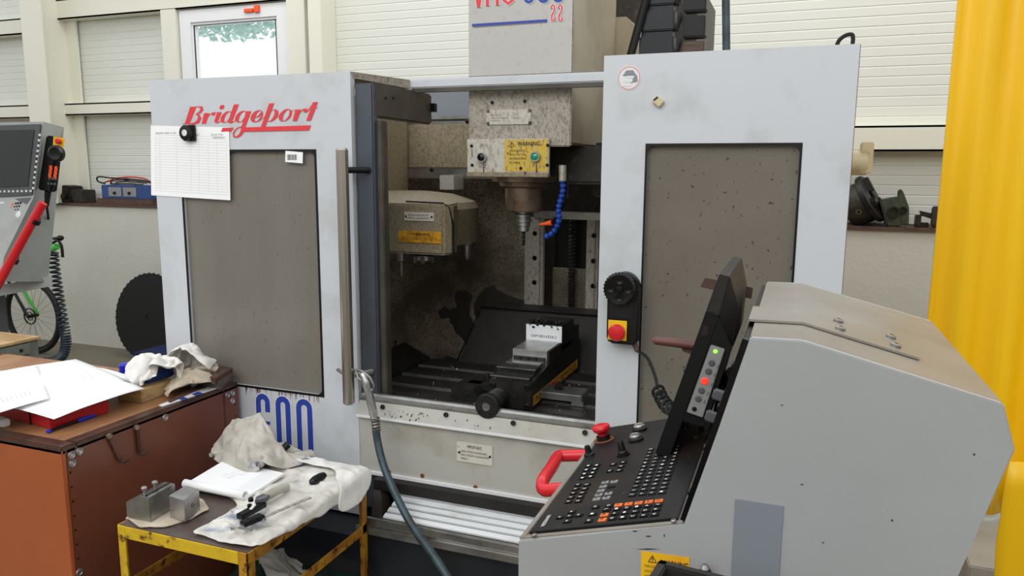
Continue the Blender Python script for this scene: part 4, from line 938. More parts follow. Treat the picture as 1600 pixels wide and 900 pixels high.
# recess on the screen side
rn = (C_ - B_).normalized(); rnorm = V((-rn.z, 0, rn.x))   # outward (towards -X)
if rnorm.x > 0: rnorm = -rnorm
mid = (B_ + C_) / 2
rec = obj('screen_recess', G().obox(mid + V((0, .25, 0)) + rnorm * .003, rn, (0, 1, 0), rnorm, (C_ - B_).length / 2 - .006, .238, .003), 'black', con)
for s_ in (.15, .4, .62, .84):
    p = B_.lerp(C_, s_) + V((0, .014, 0)) + rnorm * .006; g = G(); bolt(g, p, rnorm, .0045, .004); obj('recess_screw', g, 'black_gloss', rec)
obj('gasket_strip', G().obox(mid + V((0, .006, 0)) + rnorm * .004, rn, (0, 1, 0), rnorm, (C_ - B_).length / 2 - .004, .004, .004), 'black_gloss', rec)
obj('hinge_block', G().obox(B_.lerp(C_, .50) + V((0, .06, 0)) + rnorm * .012, rn, (0, 1, 0), rnorm, .006, .008, .009, .002).obox(B_.lerp(C_, .62) + V((0, .06, 0)) + rnorm * .012, rn, (0, 1, 0), rnorm, .006, .008, .009, .002), 'mach_dark', con)
# blue grey cover and yellow label on the side panel
a = c2(1149, 779); c = c2(1225, 788)
obj('access_cover', G().box(a.x, c.x, CY - .0015, CY, 1.02, a.z, .0005), 'bluegrey', side)
wl_ = [c2(1002, 860.5), c2(1077.5, 871), c2(1077.5, 926), c2(1001, 918)]
lbl = obj('warning_label', G().prism([p + V((0, -.0003, 0)) for p in wl_], (0, -.0006, 0)), 'yellow_label_clean', side)
rt = (wl_[1] - wl_[0]).normalized(); upv = V((-rt.z, 0, rt.x)); upv = upv if upv.z > 0 else -upv
o_ = wl_[0] + V((0, -.0012, 0))
b = txt_bm('WARNING', o_ + rt * .0265 - upv * .0155, rt, upv, .0345, .0078, offset=.02)
for i, t in enumerate(('THIS CONTROL CONTAINS HIGH', 'VOLTAGE ISOLATE BEFORE', 'OPENING THIS PANEL')): b = txt_bm(t, o_ + rt * .004 - upv * (.021 + .007 * i), rt, upv, .055 - .008 * i, .0032, b)
obj('lettering', b, 'black_print', lbl)
obj('warning_triangle', tri_mark(o_ + rt * .0095 - upv * .0135, .0105, upv, rt), 'black_print', lbl)
# scuffs on the side panel
g = G()
for u, v, a_, b_ in ((992, 830, 5, 1), (1013, 838, 5, 1.2), (1038, 837, 1, 3), (1012, 858, 20, 1), (1253, 757, 3, 1), (1286, 848, 2, 1), (1222, 633, 2, 1), (1394, 813, 2, 2), (1522, 710, 2, 2)):
    poly(g, [(u - a_, v), (u, v - b_), (u + a_, v), (u, v + b_)], lambda x, y: P(x, y, Y=CY - .0006))
obj('scratch', g, 'black_print', side)
# cable gland
p = c2(1103, 884)
cg = tag(obj('cable_plug', G().tube(helix([p + V((0, -.012, -.03)), p + V((0, -.012, 0))], .006, 7, 10), .0022, 6).cyl(p + V((0, -.012, -.03)), p + V((0, -.012, 0)), .005), 'black_dusty'), 'short spring sleeved plug sticking up in front of the console side panel', 'plug')
obj('plug_tip', G().lathe(p + V((0, -.012, 0)), (0, 0, 1), [(.005, 0), (.006, .003), (.0035, .008)], 12), 'steel', cg)
# overlay strap plate on top with four bolts
y0, y1 = CY + .10, CY + .205
up_off = .004
sp_ = [C_ + V((-.012, 0, -.01)), C_ + V((-.008, 0, up_off)), D_ + V((0, 0, up_off)), D_.lerp(E_, .66) + V((.0, 0, up_off))]
g = G(); top_ = []
for p in sp_: top_.append(p)
for a, c in zip(top_, top_[1:]):
    g.hexa([(a.x, y0, a.z - .003), (c.x, y0, c.z - .003), (c.x, y1, c.z - .003), (a.x, y1, a.z - .003), (a.x, y0, a.z), (c.x, y0, c.z), (c.x, y1, c.z), (a.x, y1, a.z)])
bmesh.ops.remove_doubles(g.bm, verts=g.bm.verts, dist=1e-5)
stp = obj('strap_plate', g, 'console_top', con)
un = (E_ - D_).normalized(); un = V((-un.z, 0, un.x)); un = un if un.z > 0 else -un
for s_ in (.22, .54):
    for yy in (y0 + .025, y1 - .025):
        p = D_.lerp(E_, s_); g = G(); bolt(g, V((p.x, yy, p.z + up_off)), un, .0065, .005); obj('strap_bolt', g, 'steel', stp)
# keyboard panel
ka = (B_ - A_).normalized(); kn_ = V((-ka.z, 0, ka.x)); kn_ = kn_ if kn_.z > 0 else -kn_; kb = V((0, 1, 0))
K = lambda u, v, h=0: Pp(u, v, A_ + kn_ * (.004 + h), kn_)
L_ = (B_ - A_).length
kc = A_ + ka * (L_ / 2) + kn_ * .002 + V((0, (CY2 - CY) / 2 + .003, 0))
kbp = obj('keyboard_panel', G().obox(kc, ka, kb, kn_, L_ / 2 - .011, (CY2 - CY) / 2 - .014, .002, .0008), 'keyboard', con)
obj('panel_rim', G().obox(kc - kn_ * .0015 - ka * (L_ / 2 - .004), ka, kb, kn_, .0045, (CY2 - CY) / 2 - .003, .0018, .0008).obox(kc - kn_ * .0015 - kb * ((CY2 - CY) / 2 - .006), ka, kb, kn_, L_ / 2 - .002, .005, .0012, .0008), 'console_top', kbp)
KS = lambda x, y: (840 + x / 5.625, 680 + y / 5.625)
leg = None; legs_white = []
rowsL = ['JMQAZ7410+.', '', '', '']
rnd = random.Random(3)
keymesh = {}
def key(x, y, m='black_gloss', w_=.0062, h_=.0048, ch=None, chm=0, real=None):
    global leg
    p = real if real is not None else K(*KS(x, y))
    if m not in keymesh:
        g = G(); g.obox(kn_ * .0006, ka, kb, kn_, .0060, .0046, .0010, .0006); bmesh.ops.recalc_face_normals(g.bm, faces=g.bm.faces)
        me = bpy.data.meshes.new('key'); g.bm.to_mesh(me); g.bm.free(); me.materials.append(MATS[m]); keymesh[m] = me
    o = bpy.data.objects.new('key', keymesh[m]); sc.collection.objects.link(o); o.parent = kbp; o.location = p - WL[kbp.name]
    if ch:
        # characters read from the operator's side, so their up is +X of the panel
        pr_ = V((0, -1, 0)); legs_white.append((ch, p + kn_ * .0018 + kb * .0026 - ka * .003, pr_, ka, .0052, .006, chm))
corn = [K(*KS(835, 530)), K(*KS(1095, 505)), K(*KS(1240, 105)), K(*KS(1000, 130))]
alpha = 'ZXCVBNM,./<>=ASDFGHJKL;:"[QWERTYUIOP]\\{1234567890-+*'
for i in range(4):
    for j in range(13):
        p = corn[0].lerp(corn[1], i / 3).lerp(corn[3].lerp(corn[2], i / 3), j / 12)
        key(0, 0, 'black', ch=alpha[(i * 13 + j) % 52], real=p)
for i in range(5): key(712 + 89 * i, 618 - 9.5 * i, 'orange_key', ch='XYZ45'[i], chm=1)
cn = [K(*KS(660, 738)), K(*KS(1030, 702)), K(*KS(1060, 618)), K(*KS(700, 655))]
for i in range(5):
    for j in range(3):
        p = cn[0].lerp(cn[1], i / 4).lerp(cn[3].lerp(cn[2], i / 4), j / 2); key(0, 0, 'black_gloss', ch=['0', '1', '2', '3', '9', '+', '.', '2', '5', '6', '-', '0', '1', '4', '7'][j * 5 + i], real=p)
for x, y in ((588, 705), (570, 748)): key(x, y, 'orange_key', ch='E', chm=1)
for x, y, c_ in ((630, 627, 'D'), (610, 660, 'L'), (485, 700, 'I'), (450, 760, 'F'), (512, 637, 'o')): key(x, y, 'black_gloss', ch=c_)
for i in range(5): key(520 + 19 * i, 565 - 36.7 * i, 'grey_key', ch='ABCDE'[i], chm=1)
for x, y in ((605, 555), (624, 516), (650, 455), (674, 412)): key(x, y, 'grey_key' if y != 455 else 'black', ch='F', chm=1)
for i in range(4): key(398 + 17.5 * i, 383 - 36 * i, ch='-'); key(470 + 18 * i, 370 - 33 * i, ch='-')
for i in range(5): key(275 + 21 * i, 590 - 37 * i, ch='x'); key(360 + 19 * i, 585 - 36 * i, ch='z')
for x, y in ((640, 320), (668, 262), (720, 315), (737, 280), (755, 245)): key(x, y, ch='s')
for x, y in ((200, 728), (303, 680), (283, 718), (262, 762), (365, 708)): key(x, y, ch='+')
for cm_, mt in ((0, 'white_print'), (1, 'black_print')):
    b = None
    for ch_, org, r_, u_, w_, h_, c_ in legs_white:
        if c_ == cm_: b = txt_bm(ch_, org, r_, u_, w_, h_ * .75, b, depth=.0002)
    obj('key_legends', b, mt, kbp)['kind'] = 'stuff'
p0 = K(*KS(60, 800), .001); b = txt_bm('HEIDENHAIN', p0 + V((0, 0, 0)), (K(*KS(100, 690)) - K(*KS(30, 800))), kn_.cross(K(*KS(100, 690)) - K(*KS(30, 800))), .038, .006)
obj('maker_lettering', b, 'white_print', kbp)
# panel screws
for u, v in ((835, 837), (1053, 815), (1087, 684)):
    g = G(); bolt(g, K(u, v), kn_, .004, .003); obj('panel_screw', g, 'steel', kbp)
# buttons and knobs
def fitting(u, v, name, profs, lbl=None):
    p = K(u, v); base = None
    for nm, m, pf in profs:
        o = obj(nm, G().lathe(p, kn_, pf, 24), m, kbp if base is None else kbp)
        base = o
fitting(944, 688, 'stop', [('stop_ring', 'rust', [(.019, 0), (.020, .001), (.019, .002)]), ('stop_stem', 'black', [(.013, 0), (.013, .010)]), ('stop_button', 'red', [(.008, .008), (.009, .014), (.016, .020), (.0175, .025), (.016, .029), (.010, .031), (.001, .0312)])])
for u, v in ((1000, 672), (994, 688)): fitting(u, v, 'b', [('button_bezel', 'black', [(.014, 0), (.014, .004), (.011, .006)]), ('round_button', 'steel', [(.0115, .004), (.0115, .009), (.009, .012), (.006, .011), (.001, .0108)])])
fitting(974, 711, 'k', [('knob_skirt', 'black', [(.012, 0), (.012, .003)]), ('rotary_knob', 'black', [(.009, .002), (.009, .006), (.0065, .009), (.0055, .024), (.0045, .026)])])
fitting(921, 712, 'k', [('rotary_knob', 'black', [(.010, 0), (.009, .004), (.006, .006), (.005, .018), (.004, .019)])])
for u, v in ((1065, 673), (1072, 664)): fitting(u, v, 'b', [('small_lamp', 'ground_steel', [(.008, 0), (.008, .003), (.006, .004), (.006, .002)])])
# red grab handle
def hq(u, v, Y): return P(u, v, Y=Y)
hpth = spline([V((A_.x + .012, 1.335, A_.z - .02)), hq(885, 712, 1.33), hq(872, 714, 1.32), hq(862, 730, 1.26), hq(848, 752, 1.20), hq(850, 765, 1.185), hq(866, 765, 1.18), V((A_.x + .012, 1.175, A_.z - .02))], 6)
obj('grab_handle', G().tube(hpth, .0115, 12), 'red', con)
# ------------------------------------------------------------------ monitor on the console
mo_ = thing('monitor', K(1035, 712), 'black slab monitor seen edge on with grey button strip above the keyboard', 'monitor')
m2 = lambda u, v, Y=1.2: P(u, v, Y=Y)
bz = [m2(1103, 486), m2(1124, 495), m2(1046, 715), m2(1023, 710)]
obj('screen_bezel', G().prism(bz, (0, .27, 0), .0015), 'black', mo_)
obj('top_visor', G().prism([m2(1124, 428), m2(1141, 433), m2(1124, 495), m2(1103, 486)], (0, .27, 0), .0015), 'black_dusty', mo_)
obj('visor_back', G().hexa([m2(1141, 433), m2(1153, 476, 1.22), m2(1146, 541, 1.22), m2(1124, 495), m2(1141, 433) + V((0, .26, 0)), m2(1153, 476, 1.22) + V((0, .22, 0)), m2(1146, 541, 1.22) + V((0, .22, 0)), m2(1124, 495) + V((0, .26, 0))]), 'black_dusty', mo_)
obj('screen_housing', G().prism([m2(1124, 495), m2(1144, 542), m2(1137, 555), m2(1104, 664), m2(1098, 668), m2(1066, 658)], (0, .25, 0), .0015), 'black', mo_)
obj('maker_badge', G().prism([m2(1100, 508, 1.1992), m2(1108, 511, 1.1992), m2(1104, 526, 1.1992), m2(1095, 523, 1.1992)], (0, -.0006, 0)), 'keyboard', mo_)
bpn = obj('button_strip', G().prism([m2(1111, 538, 1.1985), m2(1133, 545, 1.1985), m2(1098, 652, 1.1985), m2(1073, 643, 1.1985)], (0, -.003, 0), .001), 'grey_key', mo_)
for u, v, m_, r_ in ((1118, 549, 'led_green', .003), (1112, 567, 'mach_dark', .0052), (1107, 580, 'mach_dark', .0052), (1101, 595.5, 'led_red', .0058), (1096, 610, 'mach_dark', .0052), (1091, 623, 'mach_dark', .0052), (1085, 639, 'black', .0038)):
    p = m2(u, v, 1.1955); obj('round_button', G().lathe(p, (0, -1, 0), [(r_, -.001), (r_, .001), (r_ * .8, .002)], 18), m_, bpn)
b = None
for u, v in ((1124, 572), (1119, 585), (1114, 600), (1108, 614), (1103, 627)): b = txt_bm('MENU', m2(u - 2, v + 4, 1.1950), (.3, 0, 1), (-1, 0, .3), .006, .0022, b)
obj('lettering', b, 'black_print', bpn)
p0 = B_.lerp(C_, .5) + rnorm * .004 + V((0, .3, 0)); p1 = m2(1105, 600, 1.32)
obj('monitor_arm', G().tube([p0, p1.lerp(p0, .5) + V((0, 0, -.01)), p1], .012, 10), 'black', mo_)
obj('monitor_foot', G().obox(K(1042, 712) + V((.0, .1, .006)), ka, kb, kn_, .006, .09, .006, .001), 'black', mo_)
tag(obj('video_cable', G().tube(spline([m2(1095, 665, 1.25), m2(1098, 676, 1.24), m2(1110, 672, 1.24), m2(1122, 625, 1.24), m2(1130, 600, 1.25)], 6), .004, 7), 'rubber'), 'black looped cable between the monitor and console body', 'cable')
# flat bar and wooden handle stuck behind the monitor
a, c_ = P(1094, 450, Y=1.44), P(1175, 468, Y=1.44)
tag(obj('flat_wooden_bar', G().hexa([P(1094, 448, Y=1.44), P(1174, 467, Y=1.44), P(1174, 467, Y=1.46), P(1094, 448, Y=1.46), P(1102, 434, Y=1.44), P(1177, 450, Y=1.44), P(1177, 450, Y=1.46), P(1102, 434, Y=1.46)], .001), 'wood_dark'), 'flat dark wooden bar lying across behind the monitor top', 'bar')
hm = thing('wooden_handled_tool', P(1085, 540, Y=1.42), 'reddish wooden tool handle poking out left of the monitor', 'tool')
obj('tool_handle', G().tube([P(1019, 532, Y=1.42), P(1024, 532, Y=1.42), P(1060, 536, Y=1.42), P(1100, 541, Y=1.42)], .008, 12, radii=[.003, .008, .009, .009]), 'wood_red', hm)
obj('tool_block', G().prism([P(1062, 540, Y=1.42), P(1095, 545, Y=1.42), P(1088, 556, Y=1.42), P(1068, 550, Y=1.42)], (0, .015, 0)), 'wood_dark', hm)
# black open tray at bottom edge in front of the console
zt = 1.20
q = [P(1030, 873, Z=zt), P(1112, 893, Z=zt)]
t0 = q[0]; dx_ = (q[1] - q[0]).normalized(); dy_ = V((dx_.y, -dx_.x, 0))
ex = dx_ * .30; ey = dy_ * .20
bt_ = thing('plastic_tray', t0 + (ex + ey) / 2 - V((0, 0, .06)), 'dark grey open plastic tray at bottom edge before the warning label', 'tray')
def wallseg(a, c, th=.012):
    d = (c - a).normalized(); n_ = V((-d.y, d.x, 0)) * th
    return [a - V((0, 0, .06)), c - V((0, 0, .06)), c - n_ - V((0, 0, .06)), a - n_ - V((0, 0, .06)), a, c, c - n_, a - n_]
cor = [t0, t0 + ex, t0 + ex + ey, t0 + ey]
c1 = t0 + ex * .0; g = G()
for a, c in zip(cor, cor[1:] + cor[:1]): g.hexa(wallseg(a, c), .002)
obj('tray_rim', g, 'black_dusty', bt_)
obj('tray_floor', G().prism([p - V((0, 0, .058)) for p in cor], (0, 0, .006)), 'black', bt_)
obj('tray_divider', G().hexa([t0 + ex * .15 + ey * .12 - V((0, 0, .05)), t0 + ex * .8 + ey * .12 - V((0, 0, .05)), t0 + ex * .8 + ey * .15 - V((0, 0, .05)), t0 + ex * .15 + ey * .15 - V((0, 0, .05)), t0 + ex * .15 + ey * .12 - V((0, 0, .01)), t0 + ex * .8 + ey * .12 - V((0, 0, .01)), t0 + ex * .8 + ey * .15 - V((0, 0, .01)), t0 + ex * .15 + ey * .15 - V((0, 0, .01))]), 'black_dusty', bt_)
cpt = t0 + (ex + ey) / 2
obj('tray_stand', G().cyl((cpt.x, cpt.y, .02), (cpt.x, cpt.y, zt - .058), .02).box(cpt.x - .14, cpt.x + .14, cpt.y - .12, cpt.y + .12, 0, .02, .004), 'black', bt_)
# ------------------------------------------------------------------ yellow curtains at right
def curtain(name, x0, x1, Y, z0, z1, m, label, step=.055, depth=.028, jag=0, dxdy=0):
    g = G(); n = int((x1 - x0) / step) * 8; rows = 14; vs_ = []
    for j in range(rows + 1):
        z = z0 + (z1 - z0) * j / rows; row = []
        for i in range(n + 1):
            f = i / n; x = x0 + (x1 - x0) * f; ph = f * (x1 - x0) / step * 2 * pi
            y = Y + dxdy * f + depth * (sin(ph) + .35 * sin(ph * .37 + 1)) * (.8 + .2 * sin(j * .7 + i * .05))
            if jag and i == 0: x += jag * noise.noise(V((0, 0, z * 22)))
            row.append(g.bm.verts.new((x, y, z)))
        vs_.append(row)
    for j in range(rows):
        for i in range(n): g.bm.faces.new((vs_[j][i], vs_[j][i + 1], vs_[j + 1][i + 1], vs_[j + 1][i]))
    o = obj(name, g, m, sharp=180); md = o.modifiers.new('thickness', 'SOLIDIFY'); md.thickness = .003
    return tag(o, label, 'curtain')
curtain('yellow_curtain', .400, 1.5, 2.62, .60, 3.0, 'tarp', 'tall yellow pleated welding curtain hanging behind the console', .12, .022)
curtain('yellow_curtain', P(1567, 760, Y=1.9).x, .95, 1.90, .12, P(1580, 722, Y=1.9).z, 'tarp', 'low yellow curtain piece with rough edge at lower right', .2, .012, .02)
tag(obj('grey_box', G().box(.50, 1.3, 2.25, 2.9, .0, .585, .004), 'mach_grey'), 'grey steel box standing under the tall yellow curtain', 'box')
tag(obj('orange_sheet', G().box(.36, .475, 2.34, 2.36, 0, .75, .002), 'tarp_orange'), 'orange sheet edge behind the lower right of the console', 'sheet')
# ------------------------------------------------------------------ brown tool cabinet
BX = -1.815; BY0, BY1 = 1.39, 2.08; BZ = .90
bc = thing('tool_cabinet', (-2.4, 1.75, 0), 'large brown sheet steel cabinet with wooden top left of the machine', 'cabinet')
obj('front_face', G().box(-3.0, BX, BY0, BY0 + .012, .05, BZ - .008, .002), 'brown_paint_lit', bc)
sdp = obj('side_face', G().box(BX - .012, BX, BY0 + .0125, BY1, .05, BZ - .008, .002), 'brown_paint_shaded', bc)
obj('back_face', G().box(-3.0, BX - .013, BY1 - .012, BY1, .05, BZ - .008), 'brown_paint_shaded', bc)
obj('cabinet_base', G().box(-2.98, BX - .02, BY0 + .02, BY1 - .02, 0, .05), 'black', bc)
obj('wooden_top', G().box(-2.96, BX - .045, BY0 + .045, BY1 - .01, BZ - .02, BZ, .002), 'wood_top', bc)
obj('top_rim', G().box(-3.0, BX, BY0, BY0 + .044, BZ - .02, BZ + .003, .003).box(BX - .044, BX, BY0 + .044, BY1, BZ - .02, BZ + .003, .003), 'rim_steel', bc)
def ringnut(p, n, r=.011):
    g = G(); g.torus(p, n, r, r * .28, 18, 6); g.lathe(V(p) - V(n) * .001, n, [(r * .75, 0), (r * .6, .002)], 12); return g
for y, z in ((.028, -.028), (.052, -.026), (.028, -.052)): obj('rivet', ringnut((BX + .001, BY0 + y, BZ + z), (1, 0, 0), .0085), 'ground_steel', sdp)
for y, z in ((-.03, -.03), (-.055, -.03), (-.032, -.058)): obj('rivet', ringnut((BX + .001, BY1 + y, BZ + z), (1, 0, 0), .0085), 'ground_steel', sdp)
pc = P(258, 652, X=BX); obj('rivet', ringnut((BX + .001, pc.y, pc.z), (1, 0, 0), .0085), 'ground_steel', sdp)
pc = P(124, 894, X=BX); obj('rivet', ringnut((BX + .001, pc.y, pc.z), (1, 0, 0), .0085), 'ground_steel', sdp)
obj('corner_seam', G().box(BX - .001, BX + .0015, BY1 - .075, BY1 - .071, .06, BZ - .01), 'rim_steel', sdp)
for i in range(14):
    z = BZ - .075 - .042 * i
    for y in (BY0 + .020, BY1 - .02): obj('rivet_hole', G().lathe((BX, y, z), (1, 0, 0), [(.0035, 0), (.003, .0008)], 8), 'black', sdp)
def latch(u0, v0, u1, v1):
    a = P(u0, v0, X=BX + .006); c = P(u1, v1, X=BX + .006); d = c - a; nrm = V((1, 0, 0))
    l = obj('latch', G().obox((a + c) / 2, d, d.cross(nrm), nrm, d.length / 2, .006, .003, .001), 'rim_steel', bc)
    obj('latch_pivot', G().lathe(a, (1, 0, 0), [(.009, -.005), (.009, .004), (.005, .006)], 14), 'bronze', l)
    obj('latch_hook', G().tube([c, c + V((.012, .004, -.004)), c + V((.018, .014, .004))], .003, 6), 'dark_steel', l)
latch(171, 682, 188, 720); latch(214, 668, 218, 708)
# ---- on the cabinet top
T0 = BZ + .0005
def zq(pts, z): return [P(u, v, Z=z) for u, v in pts]
a = P(85, 671, Z=T0); c = P(171, 645, Z=T0); d = P(-60, 640, Z=T0)
rb = zq([(80, 672), (172, 645)], T0)
e1 = rb[1] - rb[0]; e1.z = 0; n_ = V((-e1.y, e1.x, 0)).normalized(); n_ = n_ if n_.x < 0 else -n_
g = G(); g.prism([rb[0], rb[1], rb[1] + n_ * .34, rb[0] + n_ * .34], (0, 0, .042), .004)
rbx = tag(obj('red_case', g, 'red_box'), 'flat red plastic case under the white papers on the cabinet', 'case')
m_ = rb[0] + n_ * .1; obj('case_groove', G().obox(m_ + V((0, 0, .02)) - e1.normalized() * .001, n_, (0, 0, 1), e1, .003, .02, .0015), 'black', rbx)
# pen
a = P(73, 675, Z=T0 + .006); c = P(148, 648, Z=T0 + .006); d = (c - a)
pen = thing('ballpoint_pen', a, 'black ballpoint pen with blue cap on the cabinet edge', 'pen')
obj('pen_barrel', G().tube([a + d * .06, a + d * .64], .0045, 10), 'black_gloss', pen)
obj('pen_cap', G().tube([a + d * .62, a + d * .66, a + d], .006, 10, radii=[.005, .0065, .006]), 'blue_ink', pen)
obj('pen_plug', G().tube([a, a + d * .03, a + d * .07], .005, 10, radii=[.003, .0055, .005]), 'blue_ink', pen)
# papers
def sheet(name, corners, m, label, cat, sag, seed, group=None, th=.0008, parent=None):
    """corners: 4 xyz points; grid between them with gentle waves"""
    g = bmesh.new(); n = 14; vs_ = []
    for j in range(n + 1):
        row = []
        for i in range(n + 1):
            s, t = i / n, j / n; p = bil(corners, s, t)
            p = p + V((0, 0, sag(s, t) + .003 * noise.noise(V((s * 3, t * 3, seed)))))
            row.append(g.verts.new(p))
        vs_.append(row)
    for j in range(n):
        for i in range(n): g.faces.new((vs_[j][i], vs_[j][i + 1], vs_[j + 1][i + 1], vs_[j + 1][i]))
    o = obj(name, g, m, parent, sharp=180); md = o.modifiers.new('thickness', 'SOLIDIFY'); md.thickness = th
    return tag(o, label, cat, group) if label else o
zp = T0 + .052
pc1 = [P(-90, 600, Z=zp + .03), P(117, 560, Z=zp + .03), P(225, 606, Z=zp), P(82, 656, Z=zp - .002)]
# lower sheet: big drawing
pA = [P(-120, 604, Z=zp + .012), P(118, 561, Z=zp + .012), P(226, 607, Z=zp + .004), P(84, 655, Z=zp)]
shA = sheet('drawing_sheet', pA, 'paper', 'large white drawing sheet lying on top of the red case', 'paper', lambda s, t: .006 * sin(pi * s) + .004 * sin(pi * t) - .010 * max(0, s + t - 1.75) * 4 * 0, 1, 'papers on the cabinet')
pB = [P(-120, 600, Z=zp + .018), P(60, 572, Z=zp + .018), P(78, 622, Z=zp + .018), P(-60, 665, Z=zp + .014)]
shB = sheet('drawing_sheet', pB, 'paper', 'white sheet at left frame edge with faint printed columns', 'paper', lambda s, t: .004 * sin(pi * s), 2, 'papers on the cabinet')
pC = [P(130, 571, Z=zp + .004), P(180, 580, Z=zp + .002), P(228, 594, Z=zp), P(190, 602, Z=zp)]
sheet('drawing_sheet', pC, 'paper', 'thin stack of white sheets by the green bottle under the drawing', 'paper', lambda s, t: .003 * sin(pi * s), 3, 'papers on the cabinet', th=.003)
g = G()
def oline(pt, s0, t0, s1, t1, wd, up=.004):
    a = bil(pt, s0, t0) + V((0, 0, up)); c = bil(pt, s1, t1) + V((0, 0, up)); d = (c - a).normalized(); q_ = d.cross(V((0, 0, 1))) * wd
    g.bm.faces.new([g.bm.verts.new(p) for p in (a - q_, c - q_, c + q_, a + q_)])
for i in range(8): oline(pB, .45 + .05 * i, .72, .45 + .05 * i, .86, .0015, .008)
obj('printed_columns', g, 'faint_print', shB)
g = G(); oline(pA, .82, .35, .72, .62, .0008, .012); oline(pA, .86, .42, .76, .66, .0008, .012)
obj('printed_lines', g, 'faint_print', shA)
tag(obj('clear_block', G().obox(P(3, 659, Z=T0 + .012), (1, -.2, 0), (.2, 1, 0), (0, 0, 1), .025, .012, .011, .003), 'white_print'), 'small translucent white block at the left frame edge', 'block')
# wooden box
wb = zq([(222, 630), (300, 601)], T0)
e1 = (wb[1] - wb[0]); n_ = V((-e1.y, e1.x, 0)).normalized(); n_ = n_ if n_.x < 0 else -n_
wl = zq([(185, 622)], T0)[0]; wdt = .10
g = G(); g.prism([wb[0], wb[1], wb[1] + n_ * wdt, wb[0] + n_ * wdt], (0, 0, .042), .002)
tag(obj('wooden_block', g, 'wood'), 'pale wooden block under the white rags on the cabinet', 'block')
cen = (wb[0] + wb[1]) / 2 + n_ * wdt / 2
tag(obj('blue_tub', G().obox(cen + V((-.03, .02, .057)), e1, n_, (0, 0, 1), .07, .045, .014, .004), 'plastic_blue'), 'blue plastic tub between wooden block and white rag', 'tub')
bp_ = P(207, 580, Z=T0 + .03)
bot = thing('spray_bottle', (bp_.x, bp_.y, T0), 'green and blue plastic bottle half hidden behind the papers', 'bottle')
obj('bottle_body', G().lathe((bp_.x, bp_.y, T0), (0, 0, 1), [(.02, 0), (.022, .004), (.022, .05), (.012, .062)], 18), 'plastic_green', bot)
obj('bottle_cap', G().lathe((bp_.x - .035, bp_.y, T0), (0, 0, 1), [(.018, 0), (.019, .004), (.019, .05), (.014, .056)], 16), 'blue_ink', bot)
# rags on the block
zr = T0 + .045
def onp(u, v, z): p = P(u, v, Z=z); return p
zb0 = T0 + .002; c1 = onp(240, 603, T0 + .03)
rag('white_rag', 'left', (c1.x - .01, c1.y + .02, zb0 + .012), .5, (1.05, 1.05, 1.35), 'rag_white', 'white knitted rag crumpled over the blue tub beside the papers', 'rag', 'rags on the cabinet')
c2_ = onp(283, 592, T0 + .03)
rag('white_rag', 'right', (c2_.x + .01, c2_.y + .04, zb0 + .03), 1.1, (1.05, 1.05, 1.25), 'rag_white', 'upper white rag lying across the beige cloth near the dark steel plate', 'rag', 'rags on the cabinet')
c3 = onp(292, 596, T0 + .03)
rag('beige_cloth', 'left', (c3.x + .01, c3.y + .01, zb0), 2.3, (1.0, 1.0, .8), 'rag_beige', 'beige stained cloth draped over the rear end of the wooden block', 'cloth', 'rags on the cabinet')
# steel block at cabinet back
a = P(318, 596, Z=T0); 
g = G(); g.prism([P(312, 606, Z=T0), P(342, 610, Z=T0), P(362, 597, Z=T0), P(330, 594, Z=T0)], (0, 0, .035), .001)
tag(obj('steel_block', g, 'steel'), 'dull grey steel block at the rear corner of the cabinet', 'block')
g = G(); zb = T0 + .036; g.prism([P(295, 590, Z=zb), P(338, 598, Z=zb), P(364, 582, Z=zb), P(324, 574, Z=zb)], (0, 0, .016), .001)
tag(obj('dark_plate', g, 'rim_steel'), 'dark steel plate lying on the grey block at rear cabinet corner', 'plate')
g = G(); g.prism([P(248, 634, Z=BZ + .004), P(254, 636, Z=BZ + .004), P(346, 605, Z=BZ + .004), P(335, 602, Z=BZ + .004)], (0, 0, .003))
rl = tag(obj('steel_rule', g, 'white_print'), 'white and blue strip ruler lying along the cabinet edge', 'ruler')
g = G()
for s0, s1 in ((.32, .42), (.55, .68)):
    q4 = [P(248, 634, Z=BZ + .0075), P(335, 602, Z=BZ + .0075), P(346, 605, Z=BZ + .0075), P(254, 636, Z=BZ + .0075)]
    g.bm.faces.new([g.bm.verts.new(p) for p in (bil(q4, s0, .1), bil(q4, s1, .1), bil(q4, s1, .9), bil(q4, s0, .9))])
obj('blue_marks', g, 'blue_print', rl)
tag(obj('wood_strip', G().prism([P(262, 629, Z=BZ + .004), P(266, 631, Z=BZ + .004), P(332, 601, Z=BZ + .004), P(318, 599, Z=BZ + .004)], (0, 0, .006)), 'wood_dark'), 'thin dark wooden strip beside the ruler on the cabinet', 'strip')
# ------------------------------------------------------------------ yellow steel side table
SX0, SX1, SY0, SY1, SZ = -1.628, -1.205, 1.382, 1.93, .72
stt = thing('side_table', (-1.41, 1.65, 0), 'small yellow angle iron table covered with towels before the machine', 'table')
obj('tabletop', G().box(SX0 + .004, SX1 - .004, SY0 + .004, SY1 - .004, SZ - .006, SZ, .001), 'stooltop', stt)
obj('apron_rail', G().box(SX0 + .028, SX1 - .028, SY0, SY0 + .004, SZ - .034, SZ - .001, .001), 'yellow_paint', stt)
obj('apron_rail', G().box(SX0 + .028, SX1 - .028, SY1 - .004, SY1, SZ - .034, SZ - .001, .001), 'yellow_rusty', stt)
obj('apron_rail', G().box(SX1 - .004, SX1, SY0 + .028, SY1 - .028, SZ - .034, SZ - .001, .001), 'yellow_rusty', stt)
obj('apron_rail', G().box(SX0, SX0 + .004, SY0 + .028, SY1 - .028, SZ - .034, SZ - .001, .001), 'yellow_rusty', stt)
